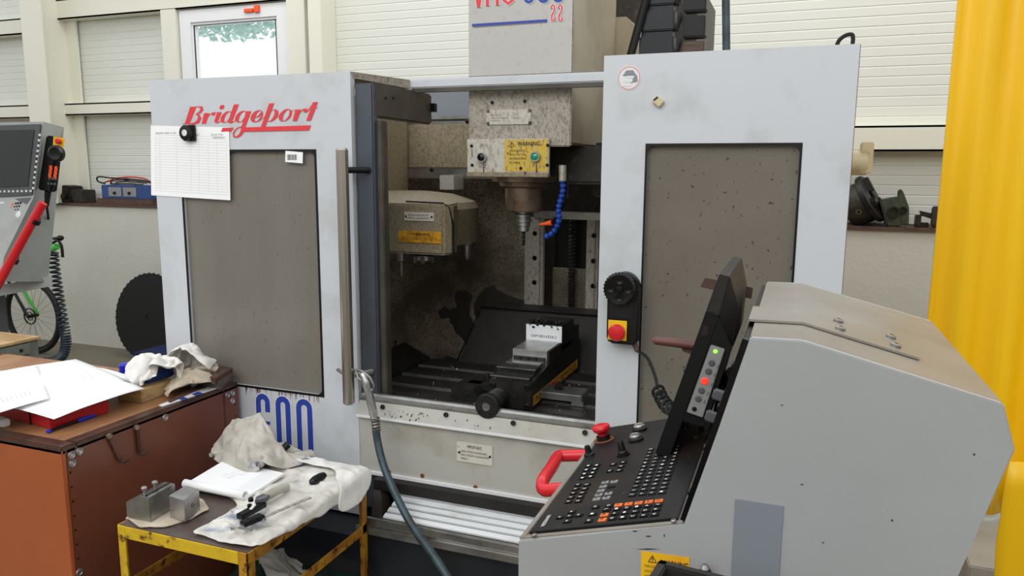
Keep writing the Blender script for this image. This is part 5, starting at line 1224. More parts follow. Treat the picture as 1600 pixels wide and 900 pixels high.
for x, sx_ in ((SX0, 1), (SX1, -1)):
    for y, sy_ in ((SY0, 1), (SY1, -1)):
        g = G(); xa_, xb_ = sorted((x, x + sx_ * .028)); ya_, yb_ = sorted((y, y + sy_ * .004)); g.box(xa_, xb_, ya_, yb_, 0, SZ - .001, .0008)
        xa_, xb_ = sorted((x, x + sx_ * .004)); ya_, yb_ = sorted((y, y + sy_ * .028)); g.box(xa_, xb_, ya_, yb_, 0, SZ - .001, .0008)
        obj('leg', g, 'yellow_paint' if y == SY0 and x == SX0 else 'yellow_rusty', stt)
za = P(580, 815, X=SX1).z; 
for x0, x1 in ((SX1 - .004, SX1), (SX0, SX0 + .004)): obj('side_stretcher', G().box(x0, x1, SY0 + .004, SY1 - .004, za - .022, za + .008, .001), 'yellow_rusty', stt)
obj('lower_shelf', G().box(SX0 + .006, SX1 - .006, SY0 + .006, SY1 - .006, .36, .37, .001), 'green_paint', stt)
rect = (SX0, SX1, SY0, SY1)
S0 = SZ + .0015
zp_ = lambda L, z=S0: [tuple(P(u, v, Z=z)[:2]) for u, v in L]
tw = cloth('towel', zp_([(300, 838), (372, 790), (352, 770), (330, 760), (345, 725), (432, 700), (470, 706), (556, 712), (586, 736), (586, 742), (510, 792), (398, 856), (388, 860)]), S0, 'rag', None, .005, .011, .007, 2, rect)
tag(tw, 'large off white towel with faded blue print covering the right side of the yellow table', 'towel', 'towels on the yellow table')
tw2 = cloth('towel', zp_([(445, 704), (470, 704), (560, 712), (589, 736), (588, 745), (578, 757), (560, 768), (540, 774), (530, 762), (520, 735), (450, 722)], S0 + .008), S0 + .008, 'rag_white', None, .005, .012, .008, 5, rect)
tag(tw2, 'second white towel folded over the far right corner of the yellow table', 'towel', 'towels on the yellow table')
sw = cloth('wiping_cloth', zp_([(196, 808), (210, 795), (290, 770), (318, 785), (328, 798), (300, 812), (255, 826), (215, 826)]), S0, 'rag_beige', None, .002, .003, .007, 9, rect, .006)
tag(sw, 'round beige wiping cloth under two steel blocks on the yellow table', 'cloth')
# heaped rag at back
c = P(405, 712, Z=S0)
rag('crumpled_rag', 'stool', (c.x - .0, c.y - .01, S0 + .007), 2.6, (1.05, 1.0, 1.2), 'rag_grey', 'big crumpled grey white rag heaped at the back of the yellow table')
c = P(438, 712, Z=S0 + .012); d = P(428, 726, Z=S0 + .012)
tag(obj('rubber_grip', G().tube(spline([c + V((.01, .03, .03)), c + V((0, 0, .012)), d + V((0, -.005, .006))], 4), .012, 12), 'black'), 'curved black rubber grip sticking out of the crumpled rag', 'grip')
# notebook with rolled page
nz = S0 + .012
nb = thing('notebook', P(370, 750, Z=nz), 'open white notepad with rolled front pages on the yellow table', 'notebook')
nq = [P(352, 718, Z=nz + .006), P(444, 739, Z=nz + .006), P(385, 776, Z=nz + .006), P(287, 757, Z=nz + .006)]
g = G(); g.prism([p for p in nq], (0, 0, -.008), .0008); obj('page_block', g, 'paper', nb)
rp0, rp1 = P(289, 757, Z=nz + .008), P(383, 776, Z=nz + .008)
g = G(); dd_ = (rp1 - rp0).normalized(); nrm = V((0, 0, 1)); sd = dd_.cross(nrm)
path2 = [];
rings_ = []
for k in range(26):
    an = k / 25 * 3.4 * pi; r_ = .013 - .0028 * k / 25
    off = sd * (r_ * sin(an)) + nrm * (r_ * (-cos(an)) + .004)
    rings_.append((rp0 + off, rp1 + off))
va = [(g.bm.verts.new(a), g.bm.verts.new(b_)) for a, b_ in rings_]
for p_, q_ in zip(va, va[1:]): g.bm.faces.new((p_[0], p_[1], q_[1], q_[0]))
ro = obj('rolled_pages', g, 'paper', nb, sharp=180); md = ro.modifiers.new('thickness', 'SOLIDIFY'); md.thickness = .0015
b = None; rv = (nq[1] - nq[0]).normalized(); uv = (nq[0] - nq[3]).normalized()
for i, (s, t, wd, tx) in enumerate(((.34, .30, .07, 'X 34.0  Y 12.5'), (.36, .38, .06, 'Z -4.25'), (.30, .47, .05, 'T6  S1200'), (.33, .55, .04, 'F 180'))):
    b = txt_bm(tx, bil(nq, s, t) + V((0, 0, .0006)), rv, uv, wd * .8, .006, b)
obj('handwriting', b, 'faint_print', nb)
g = G()
for i in range(5):
    a = bil(nq, .76 + .045 * i, .06) + V((0, 0, .0006)); c = bil(nq, .76 + .045 * i, .80) + V((0, 0, .0006)); q_ = (c - a).normalized().cross(nrm) * .0005
    g.bm.faces.new([g.bm.verts.new(p) for p in (a - q_, c - q_, c + q_, a + q_)])
obj('ruled_lines', g, 'faint_print', nb)
# two steel blocks
g = G(); sb0 = S0 + .008
bpts = [P(198, 808, Z=sb0), P(236, 816, Z=sb0), P(276, 792, Z=sb0), P(240, 785, Z=sb0)]
b1 = thing('steel_vee_block', (bpts[0] + bpts[2]) / 2, 'larger machined steel clamp block with two screws on the wiping cloth', 'block', 'steel blocks on the table')
hb_ = P(234, 778, Y=bpts[1].y).z - sb0
lo = bpts; top2 = [bpts[0] + V((0, 0, hb_ * .62)), bpts[0].lerp(bpts[1], .55) + V((0, 0, hb_)), bpts[1] + V((0, 0, hb_))]
dv = bpts[2] - bpts[1]
g.prism([bpts[0], bpts[1], top2[2], top2[1], top2[0]], dv, .0015)
obj('block_body', g, 'steel', b1)
for s_ in (.15, .55):
    p = top2[1].lerp(top2[2], .2) + dv * s_; obj('clamp_screw', G().cyl(p, p + V((0, 0, .012)), .004).lathe(p + V((0, 0, .012)), (0, 0, 1), [(.008, 0), (.008, .006), (.006, .008)], 12), 'steel', b1)
obj('key_slot', G().obox(top2[1].lerp(top2[2], .55) + dv * .5, dv, bpts[1] - bpts[0], (0, 0, 1), dv.length * .45, .003, .0012), 'black', b1)
q4 = [P(266, 808, Z=sb0), P(290, 816, Z=sb0), P(313, 797, Z=sb0), P(292, 791, Z=sb0)]
b2 = thing('steel_square_block', (q4[0] + q4[2]) / 2, 'smaller steel block with drilled side hole beside the clamp block', 'block', 'steel blocks on the table')
hh = P(288, 782, Y=q4[1].y).z - sb0
g = G(); g.prism([q4[0], q4[1], q4[2], q4[3]], (0, 0, hh), .001); obj('block_body', g, 'ground_steel', b2)
mid_ = (q4[1] + q4[2]) / 2 + V((0, 0, hh * .5)); nn = (q4[2] - q4[1]).cross(V((0, 0, 1))).normalized(); nn = nn if nn.x > 0 else -nn
obj('drilled_hole', G().lathe(mid_ - nn * .0005, nn, [(.006, 0), (.0055, .0012), (.004, .0012), (.004, 0)], 14), 'black', b2)
# calipers
cz = S0 + .027
def cpx(u, v, h=0): return P(u, v, Z=cz + h)
cal = thing('digital_caliper', cpx(400, 810), 'digital vernier caliper with black body and olive beam on the towel', 'caliper', 'calipers on the table')
b0, b1_ = cpx(370, 826), cpx(485, 777); bd = (b1_ - b0).normalized(); bs = bd.cross(V((0, 0, 1)))
obj('caliper_beam', G().obox((b0 + b1_) / 2, bd, bs, (0, 0, 1), (b1_ - b0).length / 2, .006, .0018, .0005), 'plate_metal', cal)
g = G()
for i in range(28): g.obox(b0.lerp(b1_, .36 + .02 * i) + V((0, 0, .002)) + bs * .002, bs, bd, (0, 0, 1), .002 if i % 5 else .0035, .0003, .0003)
obj('beam_scale', g, 'black_print', cal)
obj('display_housing', G().obox(b0.lerp(b1_, .20) + V((0, 0, .005)), bd, bs, (0, 0, 1), .030, .013, .006, .002), 'black', cal)
obj('display_window', G().obox(b0.lerp(b1_, .20) + V((0, 0, .0114)), bd, bs, (0, 0, 1), .013, .005, .0006), 'keyboard', cal)
obj('lower_jaw', G().prism([b0 + bs * .0, b0 + bd * .012, b0 + bd * .02 + bs * .040, b0 + bd * .010 + bs * .042], (0, 0, .003), .0005).prism([b0 - bd * .004, b0 - bd * .016, b0 + bs * -.018 - bd * .008], (0, 0, .003)), 'ground_steel', cal)
obj('thumb_wheel', G().lathe(b0.lerp(b1_, .30) + bs * .016 + V((0, 0, .001)), (0, 0, 1), [(.005, 0), (.005, .005)], 14), 'steel', cal)
cal2 = thing('dial_gauge', cpx(395, 790), 'second black measuring gauge with round screws behind the caliper', 'gauge', 'calipers on the table')
b0 = cpx(374, 808, .006); b1_ = cpx(412, 787, .006); bd = (b1_ - b0).normalized(); bs = bd.cross(V((0, 0, 1)))
obj('gauge_body', G().obox((b0 + b1_) / 2, bd, bs, (0, 0, 1), (b1_ - b0).length / 2, .012, .007, .002), 'black', cal2)
gp = cpx(410, 783, .012); obj('gauge_head', G().prism([gp + bd * -.022 - bs * .006, gp + bd * .002 + bs * .016, gp + bd * .024 + bs * .006, gp + bd * .020 - bs * .018, gp - bs * .022], (0, 0, .010), .002), 'mach_dark', cal2)
obj('lettering', txt_bm('Mitutoyo', gp + V((0, 0, .0104)) - bd * .014 + bs * .004, bd, -bs, .028, .005), 'white_print', cal2)
obj('gauge_screw', G().lathe(cpx(392, 783, .012), (0, 0, 1), [(.007, 0), (.007, .008), (.005, .010)], 16).lathe(cpx(390, 792, .012), (0, 0, 1), [(.006, 0), (.006, .007)], 16), 'black_gloss', cal2)
obj('plastic_clip', G().obox(cpx(395, 792, .016), (1, .3, 0), (-.3, 1, 0), (0, 0, 1), .004, .014, .002, .001).obox(cpx(374, 800, .006), (1, .3, 0), (-.3, 1, 0), (0, 0, 1), .012, .01, .003, .001), 'white_print', cal2)
tag(obj('key_ring', G().torus(P(367, 797, Z=S0 + .012), (.2, .2, 1), .014, .0007, 24, 5), 'steel'), 'thin wire ring lying beside the gauge', 'ring')
a, c = P(432, 780, Z=cz), P(445, 768, Z=cz)
g = G(); g.tube(spline([P(412, 778, Z=cz + .002), P(430, 768, Z=cz + .004), P(448, 760, Z=cz)], 4), .013, 12)
tag(obj('wrapped_tube', g, 'rag_grey', sharp=60), 'small tube wrapped in off white cloth behind the gauge', 'tube')
a, c = P(485, 755, Z=S0 + .012), P(508, 742, Z=S0 + .012); d = c - a
tag(obj('rubber_block', G().tube([a, a + d * .1, a + d * .3, a + d * .7, a + d * .92, c], .012, 14, radii=[.004, .011, .014, .014, .011, .004]), 'black'), 'small black oval eraser block on the towel', 'block')
# rag on lower shelf
c = P(428, 905, Z=.37)
rag('shelf_rag', 'right', (c.x, c.y, .372), .4, (1.1, 1.1, 1.1), 'rag_grey', 'dirty grey rag lying on the lower shelf of the yellow table')
# ------------------------------------------------------------------ air gun with hose
GY = 2.02
ag = thing('air_gun', P(578, 600, Y=GY), 'silver compressed air blow gun hooked on the door handle', 'air gun')
g = G(); g.tube(spline([P(566, 583, Y=GY), P(573, 600, Y=GY), P(580, 630, Y=GY), P(585, 652, Y=GY)], 5), .015, 12, radii=[.009, .011, .012, .013, .015, .015, .014, .013, .013, .014, .014, .014, .014, .014, .013, .012][:16])
obj('gun_body', g, 'ground_steel', ag)
g = G(); g.tube([P(555, 577, Y=GY), P(566, 580, Y=GY), P(578, 590, Y=GY), P(584, 602, Y=GY), P(582, 610, Y=GY), P(572, 600, Y=GY), P(560, 590, Y=GY)], .004, 8, True); obj('gun_lever', g, 'steel', ag)
obj('gun_nozzle', G().cyl(P(552, 578, Y=GY + .02), P(566, 584, Y=GY), .005, .007), 'steel', ag)
obj('hose_clamp', G().tube(helix([P(586, 652, Y=GY), P(588, 675, Y=GY)], .013, 5, 12), .0028, 6), 'bronze', ag)
hp2 = spline([P(586, 655, Y=GY), P(591, 695, Y=GY - .01), P(606, 745, Y=GY - .04), P(640, 815, Y=GY - .1), P(680, 872, Y=GY - .16), P(715, 930, Y=GY - .2), P(740, 1000, Y=GY - .2)], 6)
obj('air_hose', G().tube(hp2, .0125, 12), 'hose_teal', ag)
# ------------------------------------------------------------------ background left: second machine
LY = 3.2
l2 = lambda u, v, Y=LY: P(u, v, Y=Y)
lm = thing('control_cabinet', (-4.4, 3.6, 0), 'grey machine control cabinet with dark screen and keypad at far left', 'control cabinet')
sf = [l2(-120, 196), l2(68, 190), l2(53, 307), l2(-120, 320)]
kf = [l2(-120, 320), l2(53, 307), l2(6, 402, 3.05), l2(-120, 432, 3.05)]
z_top = sf[1].z
side_pts = [l2(68, 190), l2(100, 199, 3.5), l2(76, 432, 3.5), l2(74, 440, 3.2), l2(2, 440, 3.0), l2(6, 402, 3.05), l2(53, 307)]
dxl = V((-.75, 0, 0))
bb = [V((p.x, p.y, p.z)) for p in side_pts]
g = G(); g.bm.faces.new([g.bm.verts.new(p) for p in bb]); 
vsA = [v for v in g.bm.verts]; vsB = [g.bm.verts.new(p.co + dxl) for p in vsA]
for i in range(len(vsA)): g.bm.faces.new((vsA[i], vsA[(i + 1) % len(vsA)], vsB[(i + 1) % len(vsA)], vsB[i]))
g.bm.faces.new(vsB[::-1])
obj('cabinet_shell', g, 'mach_grey', lm)
xq = P(12, 480, Y=3.3).x; obj('cabinet_pedestal', G().box(xq - .5, xq, 3.2, 3.3, 0, .95, .01), 'mach_dark', lm)
obj('lower_lip', G().prism([l2(-60, 456, 3.08), l2(74, 432, 3.19), l2(75, 448, 3.19), l2(-60, 474, 3.08)], (0, .03, 0)), 'mach_grey', lm)
off = V((0, -.006, 0))
bzl = obj('screen_bezel', G().prism([p + off for p in (l2(-120, 200), l2(66, 194), l2(52, 304), l2(-120, 316))], (0, -.006, 0)), 'mach_dark', lm)
obj('screen_glass', G().prism([p + off * 2.2 for p in (l2(-120, 206), l2(57, 203), l2(47, 291), l2(-120, 297))], (0, -.003, 0)), 'screen', lm)
for i in range(11):
    p = l2(62 - 1.02 * i, 211 + 8.3 * i, LY - .014); obj('soft_key', G().obox(p, (1, 0, 0), (0, 0, 1), (0, 1, 0), .006, .007, .003, .001), 'white_print', bzl)
for i in range(9):
    p = l2(48 - 6.8 * i, 298.5 + .1 * i, LY - .014); obj('soft_key', G().obox(p, (1, 0, 0), (0, 0, 1), (0, 1, 0), .007, .006, .003, .001), 'white_print', bzl)
kno = (kf[1] - kf[0]).cross(kf[3] - kf[0]).normalized(); kno = kno if kno.y < 0 else -kno
KL = lambda u, v, h=.004: Pp(u, v, kf[1] + kno * h, kno)
kpl = obj('keypad_plate', G().prism([KL(-100, 320, .001), KL(49, 309, .001), KL(1, 398, .001), KL(-100, 420, .001)], kno * .004), 'mach_dark', lm)
kx = (KL(20, 330) - KL(0, 330)).normalized(); ky = kno.cross(kx)
def lkey(u, v, w_, h_, m): obj('pad_key', G().obox(KL(u, v, .007), kx, ky, kno, w_, h_, .003, .001), m, kpl)
for i in range(6): lkey(20 - 2.2 * i, 319 + 4.9 * i, .008, .008, 'orange_key')
for i in range(5):
    for j in range(3): lkey(25 + 3.6 * j - 2 * i, 318 + 5.2 * i - .5 * j, .006, .006, 'black')
for i in range(5): lkey(3 + 5 * 0 - i * .5, 317 + 6 * i, .02, .006, 'white_print')
for u, v, r_ in ((29.5, 336, .022), (21, 354, .018), (3, 383, .020)): obj('round_key', G().lathe(KL(u, v, .005), kno, [(r_, 0), (r_, .006), (r_ * .8, .008)], 20), 'white_print', kpl)
for u, v in ((8, 352), (3, 356), (10, 371), (6, 345)): lkey(u, v, .010, .008, 'black' if v < 360 else 'white_print')
# hand pendant hanging on its side
hp3 = thing('hand_pendant', l2(88, 270, 3.3), 'slim black hand pendant with red stop button hung on the control cabinet', 'pendant')
Yp = 3.28
quad = [P(82, 212, Y=Yp), P(101, 215, Y=Yp), P(90, 300, Y=Yp), P(69, 296, Y=Yp)]
obj('pendant_body', G().prism(quad, (0, -.045, 0), .008), 'black', hp3)
yq = [P(84, 213, Y=Yp - .047), P(101, 216, Y=Yp - .047), P(99, 231, Y=Yp - .047), P(83, 228, Y=Yp - .047)]
obj('stop_plate', G().prism(yq, (0, -.002, 0)), 'yellow_label_clean', hp3)
obj('stop_button', G().lathe(P(93.5, 221, Y=Yp - .049), (.3, -1, 0), [(.010, 0), (.010, .008), (.016, .010), (.016, .020), (.012, .024), (.001, .025)], 20), 'red', hp3)
obj('jog_wheel', G().lathe(P(91, 240, Y=Yp - .046), (.3, -1, 0), [(.04, 0), (.048, .006), (.048, .026), (.036, .032), (.012, .028), (.001, .028)], 24), 'black_gloss', hp3)
for i in range(3):
    for j in range(2): p = P(79.5 + 8 * j - .8 * i, 262 + 6.2 * i + j * 1.2, Y=Yp - .047); obj('lit_key', G().obox(p, (1, 0, 0), (0, 0, 1), (0, 1, 0), .011, .013, .002, .001), 'orange', hp3)
for i in range(2):
    for j in range(3): p = P(77 + 5 * j - 1.2 * i, 279 + 7.5 * i + j * .5, Y=Yp - .047); obj('pad_key', G().obox(p, (1, 0, 0), (0, 0, 1), (0, 1, 0), .007, .007, .002, .001), 'mach_dark', hp3)
obj('cable_boot', G().cyl(P(75, 299, Y=Yp - .02), P(73, 322, Y=Yp - .02), .018, .012), 'rubber', hp3)
pth = spline([P(73, 322, Y=3.26), P(76, 345, Y=3.3), P(76, 370, Y=3.32), P(73, 383, Y=3.33), P(78, 392, Y=3.35), P(84, 396, Y=3.36)], 5)
obj('pendant_cable', G().tube(pth, .007, 7), 'rubber', hp3)
cpt_ = spline([P(83, 394, Y=3.36), P(87, 430, Y=3.36), P(93, 470, Y=3.36), P(100, 510, Y=3.36), P(103, 535, Y=3.34), P(98, 555, Y=3.3), P(85, 564, Y=3.25), P(70, 566, Y=3.2)], 5)
obj('coiled_cable', G().tube(helix(cpt_, .026, 40, 12), .0065, 6), 'coil', hp3)
# red pole clipped to the cabinet
rpo = thing('red_pole', P(20, 420, Y=2.95), 'long red tube leaning across the grey control cabinet', 'pole')
pa, pb = P(67, 317, Y=2.98), P(-30, 492, Y=2.80)
obj('pole_tube', G().cyl(pa, pb, .0235, n=16), 'red', rpo)
for u, v in ((55, 346), (21, 407)):
    p = P(u, v, Y=2.96); d = (pa - pb).normalized(); obj('pole_clip', G().cyl(p - d * .012, p + d * .012, .027, n=14).obox(p + V((-.035, .03, 0)), (1, 0, 0), d, (0, 1, 0), .018, .02, .012, .003), 'black', rpo)
# grey cabinet with wooden top in front of it
GZ = .80
cx1 = P(64, 526, Z=GZ)
gc = thing('grey_workbench', (cx1.x - .2, cx1.y - .35, 0), 'grey steel drawer cabinet with pale wooden top below the control cabinet', 'cabinet')
dcab = V((0, -1, 0)); ncab = V((-1, 0, 0))
cnr = [cx1, cx1 + dcab * .7, cx1 + dcab * .7 + ncab * .38, cx1 + ncab * .38]
obj('wooden_top', G().prism([p + V((0, 0, -.012)) for p in cnr], (0, 0, .014), .002), 'wood', gc)
bd_ = [cx1 + dcab * .01 + ncab * .01, cx1 + dcab * .69 + ncab * .01, cx1 + dcab * .69 + ncab * .37, cx1 + dcab * .01 + ncab * .37]
obj('cabinet_body', G().prism([V((p.x, p.y, 0)) for p in bd_], (0, 0, GZ - .013), .003), 'cab_grey', gc)
for zt_, zb_ in ((GZ - .02, GZ - .075), (GZ - .08, GZ - .22), (GZ - .225, GZ - .40)):
    a_ = cx1 + dcab * .06 - ncab * .0; c_ = cx1 + dcab * .68
    dw = obj('drawer', G().hexa([V((a_.x, a_.y, zb_)), V((c_.x, c_.y, zb_)), V((c_.x, c_.y, zb_)) + ncab * .012, V((a_.x, a_.y, zb_)) + ncab * .012, V((a_.x, a_.y, zt_)), V((c_.x, c_.y, zt_)), V((c_.x, c_.y, zt_)) + ncab * .012, V((a_.x, a_.y, zt_)) + ncab * .012], .002), 'cab_grey', gc)
    obj('drawer_lock', G().lathe(V((a_.x, a_.y, (zt_ + zb_) / 2)) + dcab * .05, -ncab, [(.008, 0), (.008, .003)], 12), 'black', dw)
# ------------------------------------------------------------------ bicycle by the wall
wcn = P(51, 486, Y=4.66)
R_ = .33; wcn.z = R_ + .012
bk = thing('bicycle', (wcn.x - .4, wcn.y + .1, 0), 'dark bicycle with lime green frame parts parked against the wall', 'bicycle')
ax = V((sin(radians(38)), -cos(radians(38)), 0)).normalized(); wd_ = V((ax.y, -ax.x, 0)); wd_ = wd_ if wd_.x < 0 else -wd_   # direction towards the rear wheel
wd_ = V((-1, 0, 0)); ax = V((wd_.y, -wd_.x, 0))
rear = wcn + V((-1.02, .05, 0)); 
for c_ in (wcn, rear):
    axx = ax if c_ is wcn else V((0, 1, 0))
    wh = obj('wheel', G().torus(c_, axx, R_ - .012, .024, 40, 8), 'rubber', bk)
    obj('rim', G().torus(c_, axx, R_ - .040, .009, 40, 6), 'black', wh)
    t1 = axx.orthogonal().normalized(); t2 = axx.cross(t1); g = G()
    for k in range(24):
        an = 2 * pi * k / 24; e_ = t1 * cos(an) + t2 * sin(an); g.cyl(c_ + axx * (.02 if k % 2 else -.02) + e_ * .02, c_ + e_ * (R_ - .045), .0016, n=4)
    obj('spokes', g, 'steel', wh)
    obj('hub', G().cyl(c_ - axx * .045, c_ + axx * .045, .016), 'black', wh)
    obj('brake_disc', G().torus(c_ + axx * -.03, axx, .07, .006, 24, 4).torus(c_ + axx * -.03, axx, .035, .004, 18, 4), 'black', wh)
hdp = V((wcn.x - .16, wcn.y - .05, .78))
for s_ in (-.05, .05): obj('fork_blade', G().tube([wcn + ax * s_, hdp + ax * s_ * .8 + V((0, 0, -.1)), hdp + V((0, 0, -.04))], .013, 8), 'lime' if s_ > 0 else 'black', bk)
bbk = V((wcn.x - .62, wcn.y + .02, .30)); st_ = V((wcn.x - .72, wcn.y + .03, .82))
for a_, c_, m_ in ((hdp, bbk, 'lime'), (hdp + V((0, 0, .12)), st_, 'black'), (bbk, st_, 'black'), (bbk, rear, 'black'), (st_, rear, 'black'), (hdp, hdp + V((-.02, 0, .2)), 'black')): obj('frame_tube', G().cyl(a_, c_, .018, n=10), m_, bk)
hbt = P(94, 372, Y=4.62)
obj('handlebar', G().tube([hdp + V((-.2, .2, .22)), hdp + V((-.02, 0, .22)), V((hbt.x, hbt.y, hbt.z))], .012, 8), 'black', bk)
obj('brake_lever', G().tube(spline([P(82, 380, Y=4.6), P(90, 376, Y=4.6), P(96, 384, Y=4.6), P(98, 402, Y=4.6)], 4), .012, 8, radii=None).ball(hbt, .03, (1, 1, .8), 10), 'black', bk)
obj('green_grip', G().tube(helix([P(76, 392, Y=4.6), P(90, 384, Y=4.6)], .022, 5, 10), .007, 6), 'lime', bk)
obj('saddle', G().ball(st_ + V((0, 0, .12)), .12, (1.1, .5, .3)).cyl(st_, st_ + V((0, 0, .12)), .014), 'black', bk)
# ------------------------------------------------------------------ saw disc leaning on the wall
DR = .375; dc = P(233, 490, Y=4.86); dc.z = DR + .005
g = G(); tilt = V((0, -1, .16)).normalized(); n = 60
dd = G().lathe(dc, tilt, [(DR, 0), (DR, .006), (DR * .4, .0065), (.03, .0065), (.03, .002)], 72)
sd_ = tag(obj('saw_disc', dd, 'black'), 'large black round saw disc leaning against the wall behind the machine', 'disc')
t1 = tilt.orthogonal().normalized(); t2 = tilt.cross(t1)
for k in range(44):
    an = 2 * pi * k / 44; e_ = t1 * cos(an) + t2 * sin(an); obj('segment_tooth', G().obox(dc + e_ * (DR + .003) + tilt * .003, e_.cross(tilt), e_, tilt, .009, .004, .003), 'grime', sd_)
tag(obj('blue_crate', G().box(P(226, 530, Y=4.4).x, P(226, 530, Y=4.4).x + .5, 4.3, 4.6, 0, .24, .01).box(P(226, 530, Y=4.4).x - .01, P(226, 530, Y=4.4).x + .51, 4.29, 4.61, .20, .235, .004), 'crate_blue'), 'dark blue plastic crate on the floor before the saw disc', 'crate')
# ------------------------------------------------------------------ things on the wall ledge, left
LZ = 1.322
def lx(u, Y): return P(u, 310, Y=Y).x
g = G(); x0, x1 = lx(88, 5.15), lx(130, 5.15)
dvc = thing('tooling_block', ((x0 + x1) / 2, 5.15, LZ), 'dark cast tooling block with grey side on the left wall ledge', 'block')
obj('block_body', G().hexa([(x0, 5.09, LZ), (x1 - .07, 5.09, LZ), (x1 - .07, 5.25, LZ), (x0, 5.25, LZ), (x0 + .04, 5.11, LZ + .17), (x1 - .10, 5.10, LZ + .15), (x1 - .10, 5.24, LZ + .15), (x0 + .04, 5.24, LZ + .17)], .006), 'black', dvc)
obj('block_cover', G().box(x1 - .10, x1 + .06, 5.10, 5.24, LZ, LZ + .12, .006), 'cast', dvc)
obj('block_knob', G().lathe((x1 - .16, 5.09, LZ + .06), (0, -1, 0), [(.03, 0), (.03, .015), (.02, .02)], 16), 'dark_steel', dvc)
x0, x1 = lx(165, 5.12), lx(232, 5.12)
bdw = tag(obj('wooden_board', G().box(x0 - .05, x1 + .1, 5.07, 5.26, LZ, LZ + .05, .003), 'wood_dark'), 'weathered wooden board on the ledge under the blue charger', 'board')
tag(obj('wood_offcut', G().box(x1 - .06, x1 + .06, 5.04, 5.068, LZ - .03, LZ + .05, .003), 'tarp_orange'), 'short orange brown wood offcut at the ledge edge beside the form', 'offcut') if False else None
chg = thing('battery_charger', ((x0 + x1) / 2, 5.15, LZ + .05), 'blue battery charger box with two grey dial panels on the ledge', 'charger')
Z1 = LZ + .05
obj('charger_case', G().box(x0, x1 + .08, 5.08, 5.24, Z1, Z1 + .12, .006), 'charger_blue', chg)
wq = (x1 - x0)
for f0, f1 in ((.18, .48), (.52, .82)):
    dp = obj('dial_panel', G().box(x0 + wq * f0, x0 + wq * f1, 5.074, 5.08, Z1 + .02, Z1 + .10, .002), 'grey_key', chg)
    obj('dial_knob', G().lathe((x0 + wq * (f0 + f1) / 2, 5.074, Z1 + .05), (0, -1, 0), [(.014, 0), (.012, .012)], 12), 'black', dp)
rc = random.Random(5)
cbl = thing('jumper_cables', ((x0 + x1) / 2, 5.16, Z1 + .12), 'bundle of grey and red jumper cables lying on the blue charger', 'cables')
for k in range(5):
    pts = [V((x0 + .02 + wq * .9 * t + rc.uniform(-.02, .02), 5.16 + .06 * sin(t * 5 + k), Z1 + .128 + .012 * (k % 3) + .05 * sin(pi * t) * (k / 4))) for t in [i / 7 for i in range(8)]]
    obj('cable', G().tube(spline(pts, 5), .007, 7), 'grime' if k < 4 else 'red', cbl)
obj('cable', G().tube(spline([V((x0 + .03, 5.1, Z1 + .13)), V((x0 - .03, 5.08, Z1 + .15)), V((x0 - .01, 5.07, Z1 + .19)), V((x0 + .12, 5.1, Z1 + .18)), V((x0 + .3, 5.12, Z1 + .17))], 5), .007, 7), 'rubber', cbl)
# ------------------------------------------------------------------ things on the wall ledge, right
rx = lambda u, Y=5.15: P(u, 340, Y=Y).x
rz = lambda v, u=1380, Y=5.15: P(u, v, Y=Y).z
ck = thing('lathe_chuck', (rx(1350), 5.18, LZ), 'dark tilted lathe chuck with flange on the right wall ledge', 'chuck')
ctr = P(1348, 322, Y=5.18); ctr.z = LZ + .14; axc = V((.80, -.25, .50)).normalized()
obj('chuck_body', G().lathe(ctr - axc * .11, axc, [(.08, 0), (.115, .01), (.13, .06), (.13, .12), (.125, .14)], 32), 'cast', ck)
obj('chuck_flange', G().lathe(ctr + axc * .03, axc, [(.15, 0), (.155, .006), (.155, .03), (.148, .036), (.05, .036), (.045, .01)], 36), 'dark_steel', ck)
for k in range(3):
    an = 2 * pi * k / 3 + .5; t1 = axc.orthogonal().normalized(); t2 = axc.cross(t1); e_ = t1 * cos(an) + t2 * sin(an)
    obj('chuck_jaw', G().obox(ctr + axc * .075 + e_ * .085, e_, e_.cross(axc), axc, .045, .018, .016, .003), 'dark_steel', ck)
    obj('chuck_socket', G().lathe(ctr - axc * .02 + e_ * .13, e_, [(.018, -.004), (.018, .003), (.01, .003), (.01, -.004)], 12), 'bronze', ck)
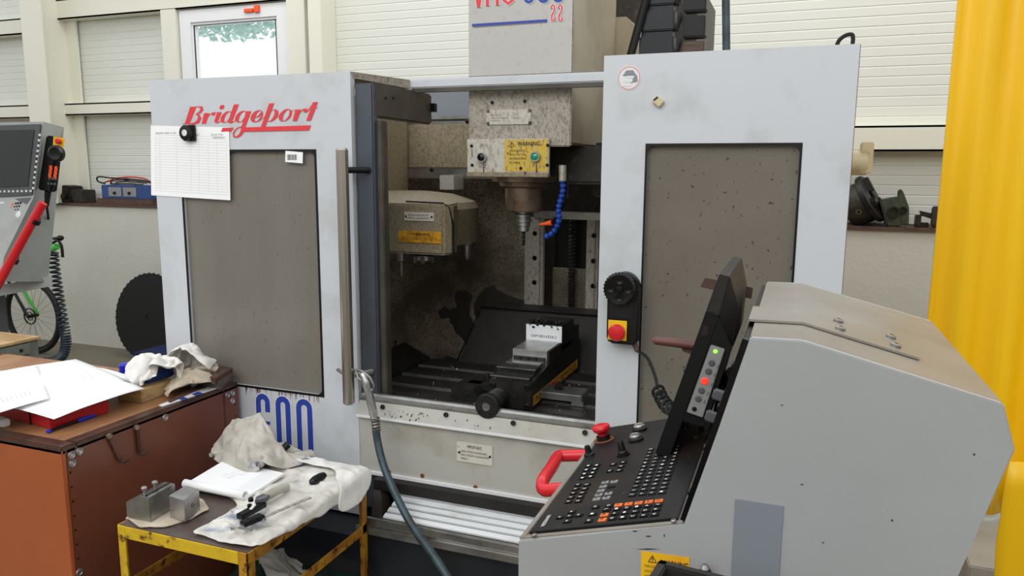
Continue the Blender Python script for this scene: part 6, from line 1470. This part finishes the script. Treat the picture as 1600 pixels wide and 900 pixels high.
vb = thing('pipe_fixture', (rx(1395), 5.15, LZ), 'greenish cast fixture with round boss and raised lug beside the chuck', 'fixture')
x0, x1 = rx(1382), rx(1408)
obj('fixture_body', G().hexa([(x0 + .01, 5.09, LZ), (x1, 5.09, LZ), (x1, 5.22, LZ), (x0 + .01, 5.22, LZ), (x0 - .04, 5.09, rz(312)), (x1 - .02, 5.09, rz(306)), (x1 - .02, 5.2, rz(306)), (x0 - .04, 5.2, rz(312))], .01), 'cast_green', vb)
p = P(1396, 332, Y=5.085); obj('round_boss', G().lathe(p + V((0, .01, 0)), (0, -1, 0), [(.038, 0), (.036, .02), (.026, .02), (.022, .008), (.001, .006)], 22), 'dark_steel', vb)
obj('fixture_lug', G().prism([P(1404, 298, Y=5.1), P(1407, 295, Y=5.1), P(1411, 298, Y=5.1), P(1421, 325, Y=5.1), P(1420, 352, Y=5.1), P(1408, 352, Y=5.1), P(1403, 322, Y=5.1)], (0, .06, 0), .006), 'cast_green', vb)
obj('fixture_mouth', G().lathe(P(1411, 329, Y=5.098), (0, -1, 0), [(.022, 0), (.024, .006), (.016, .006), (.014, .001)], 18), 'black', vb)
x0, x1 = rx(1429), rx(1438)
tag(obj('angle_clamp', G().box(x0, x1, 5.10, 5.16, LZ, LZ + .075, .004).box(x1, x1 + .045, 5.11, 5.15, LZ, LZ + .03, .004).hexa([(x1, 5.11, LZ + .07), (x1 + .065, 5.11, LZ + .05), (x1 + .065, 5.16, LZ + .05), (x1, 5.16, LZ + .07), (x1 - .01, 5.11, LZ + .10), (x1 + .06, 5.11, LZ + .085), (x1 + .06, 5.16, LZ + .085), (x1 - .01, 5.16, LZ + .10)], .002), 'dark_steel'), 'small grey angle clamp pieces on the ledge right of the fixture', 'clamp')
x0 = rx(1456)
tag(obj('dark_casting', G().box(x0, x0 + .1, 5.1, 5.2, LZ, LZ + .125, .01).box(x0 - .01, x0 + .02, 5.09, 5.1, LZ + .02, LZ + .13, .004), 'cast'), 'dark casting half hidden by the yellow curtain on the ledge', 'casting')
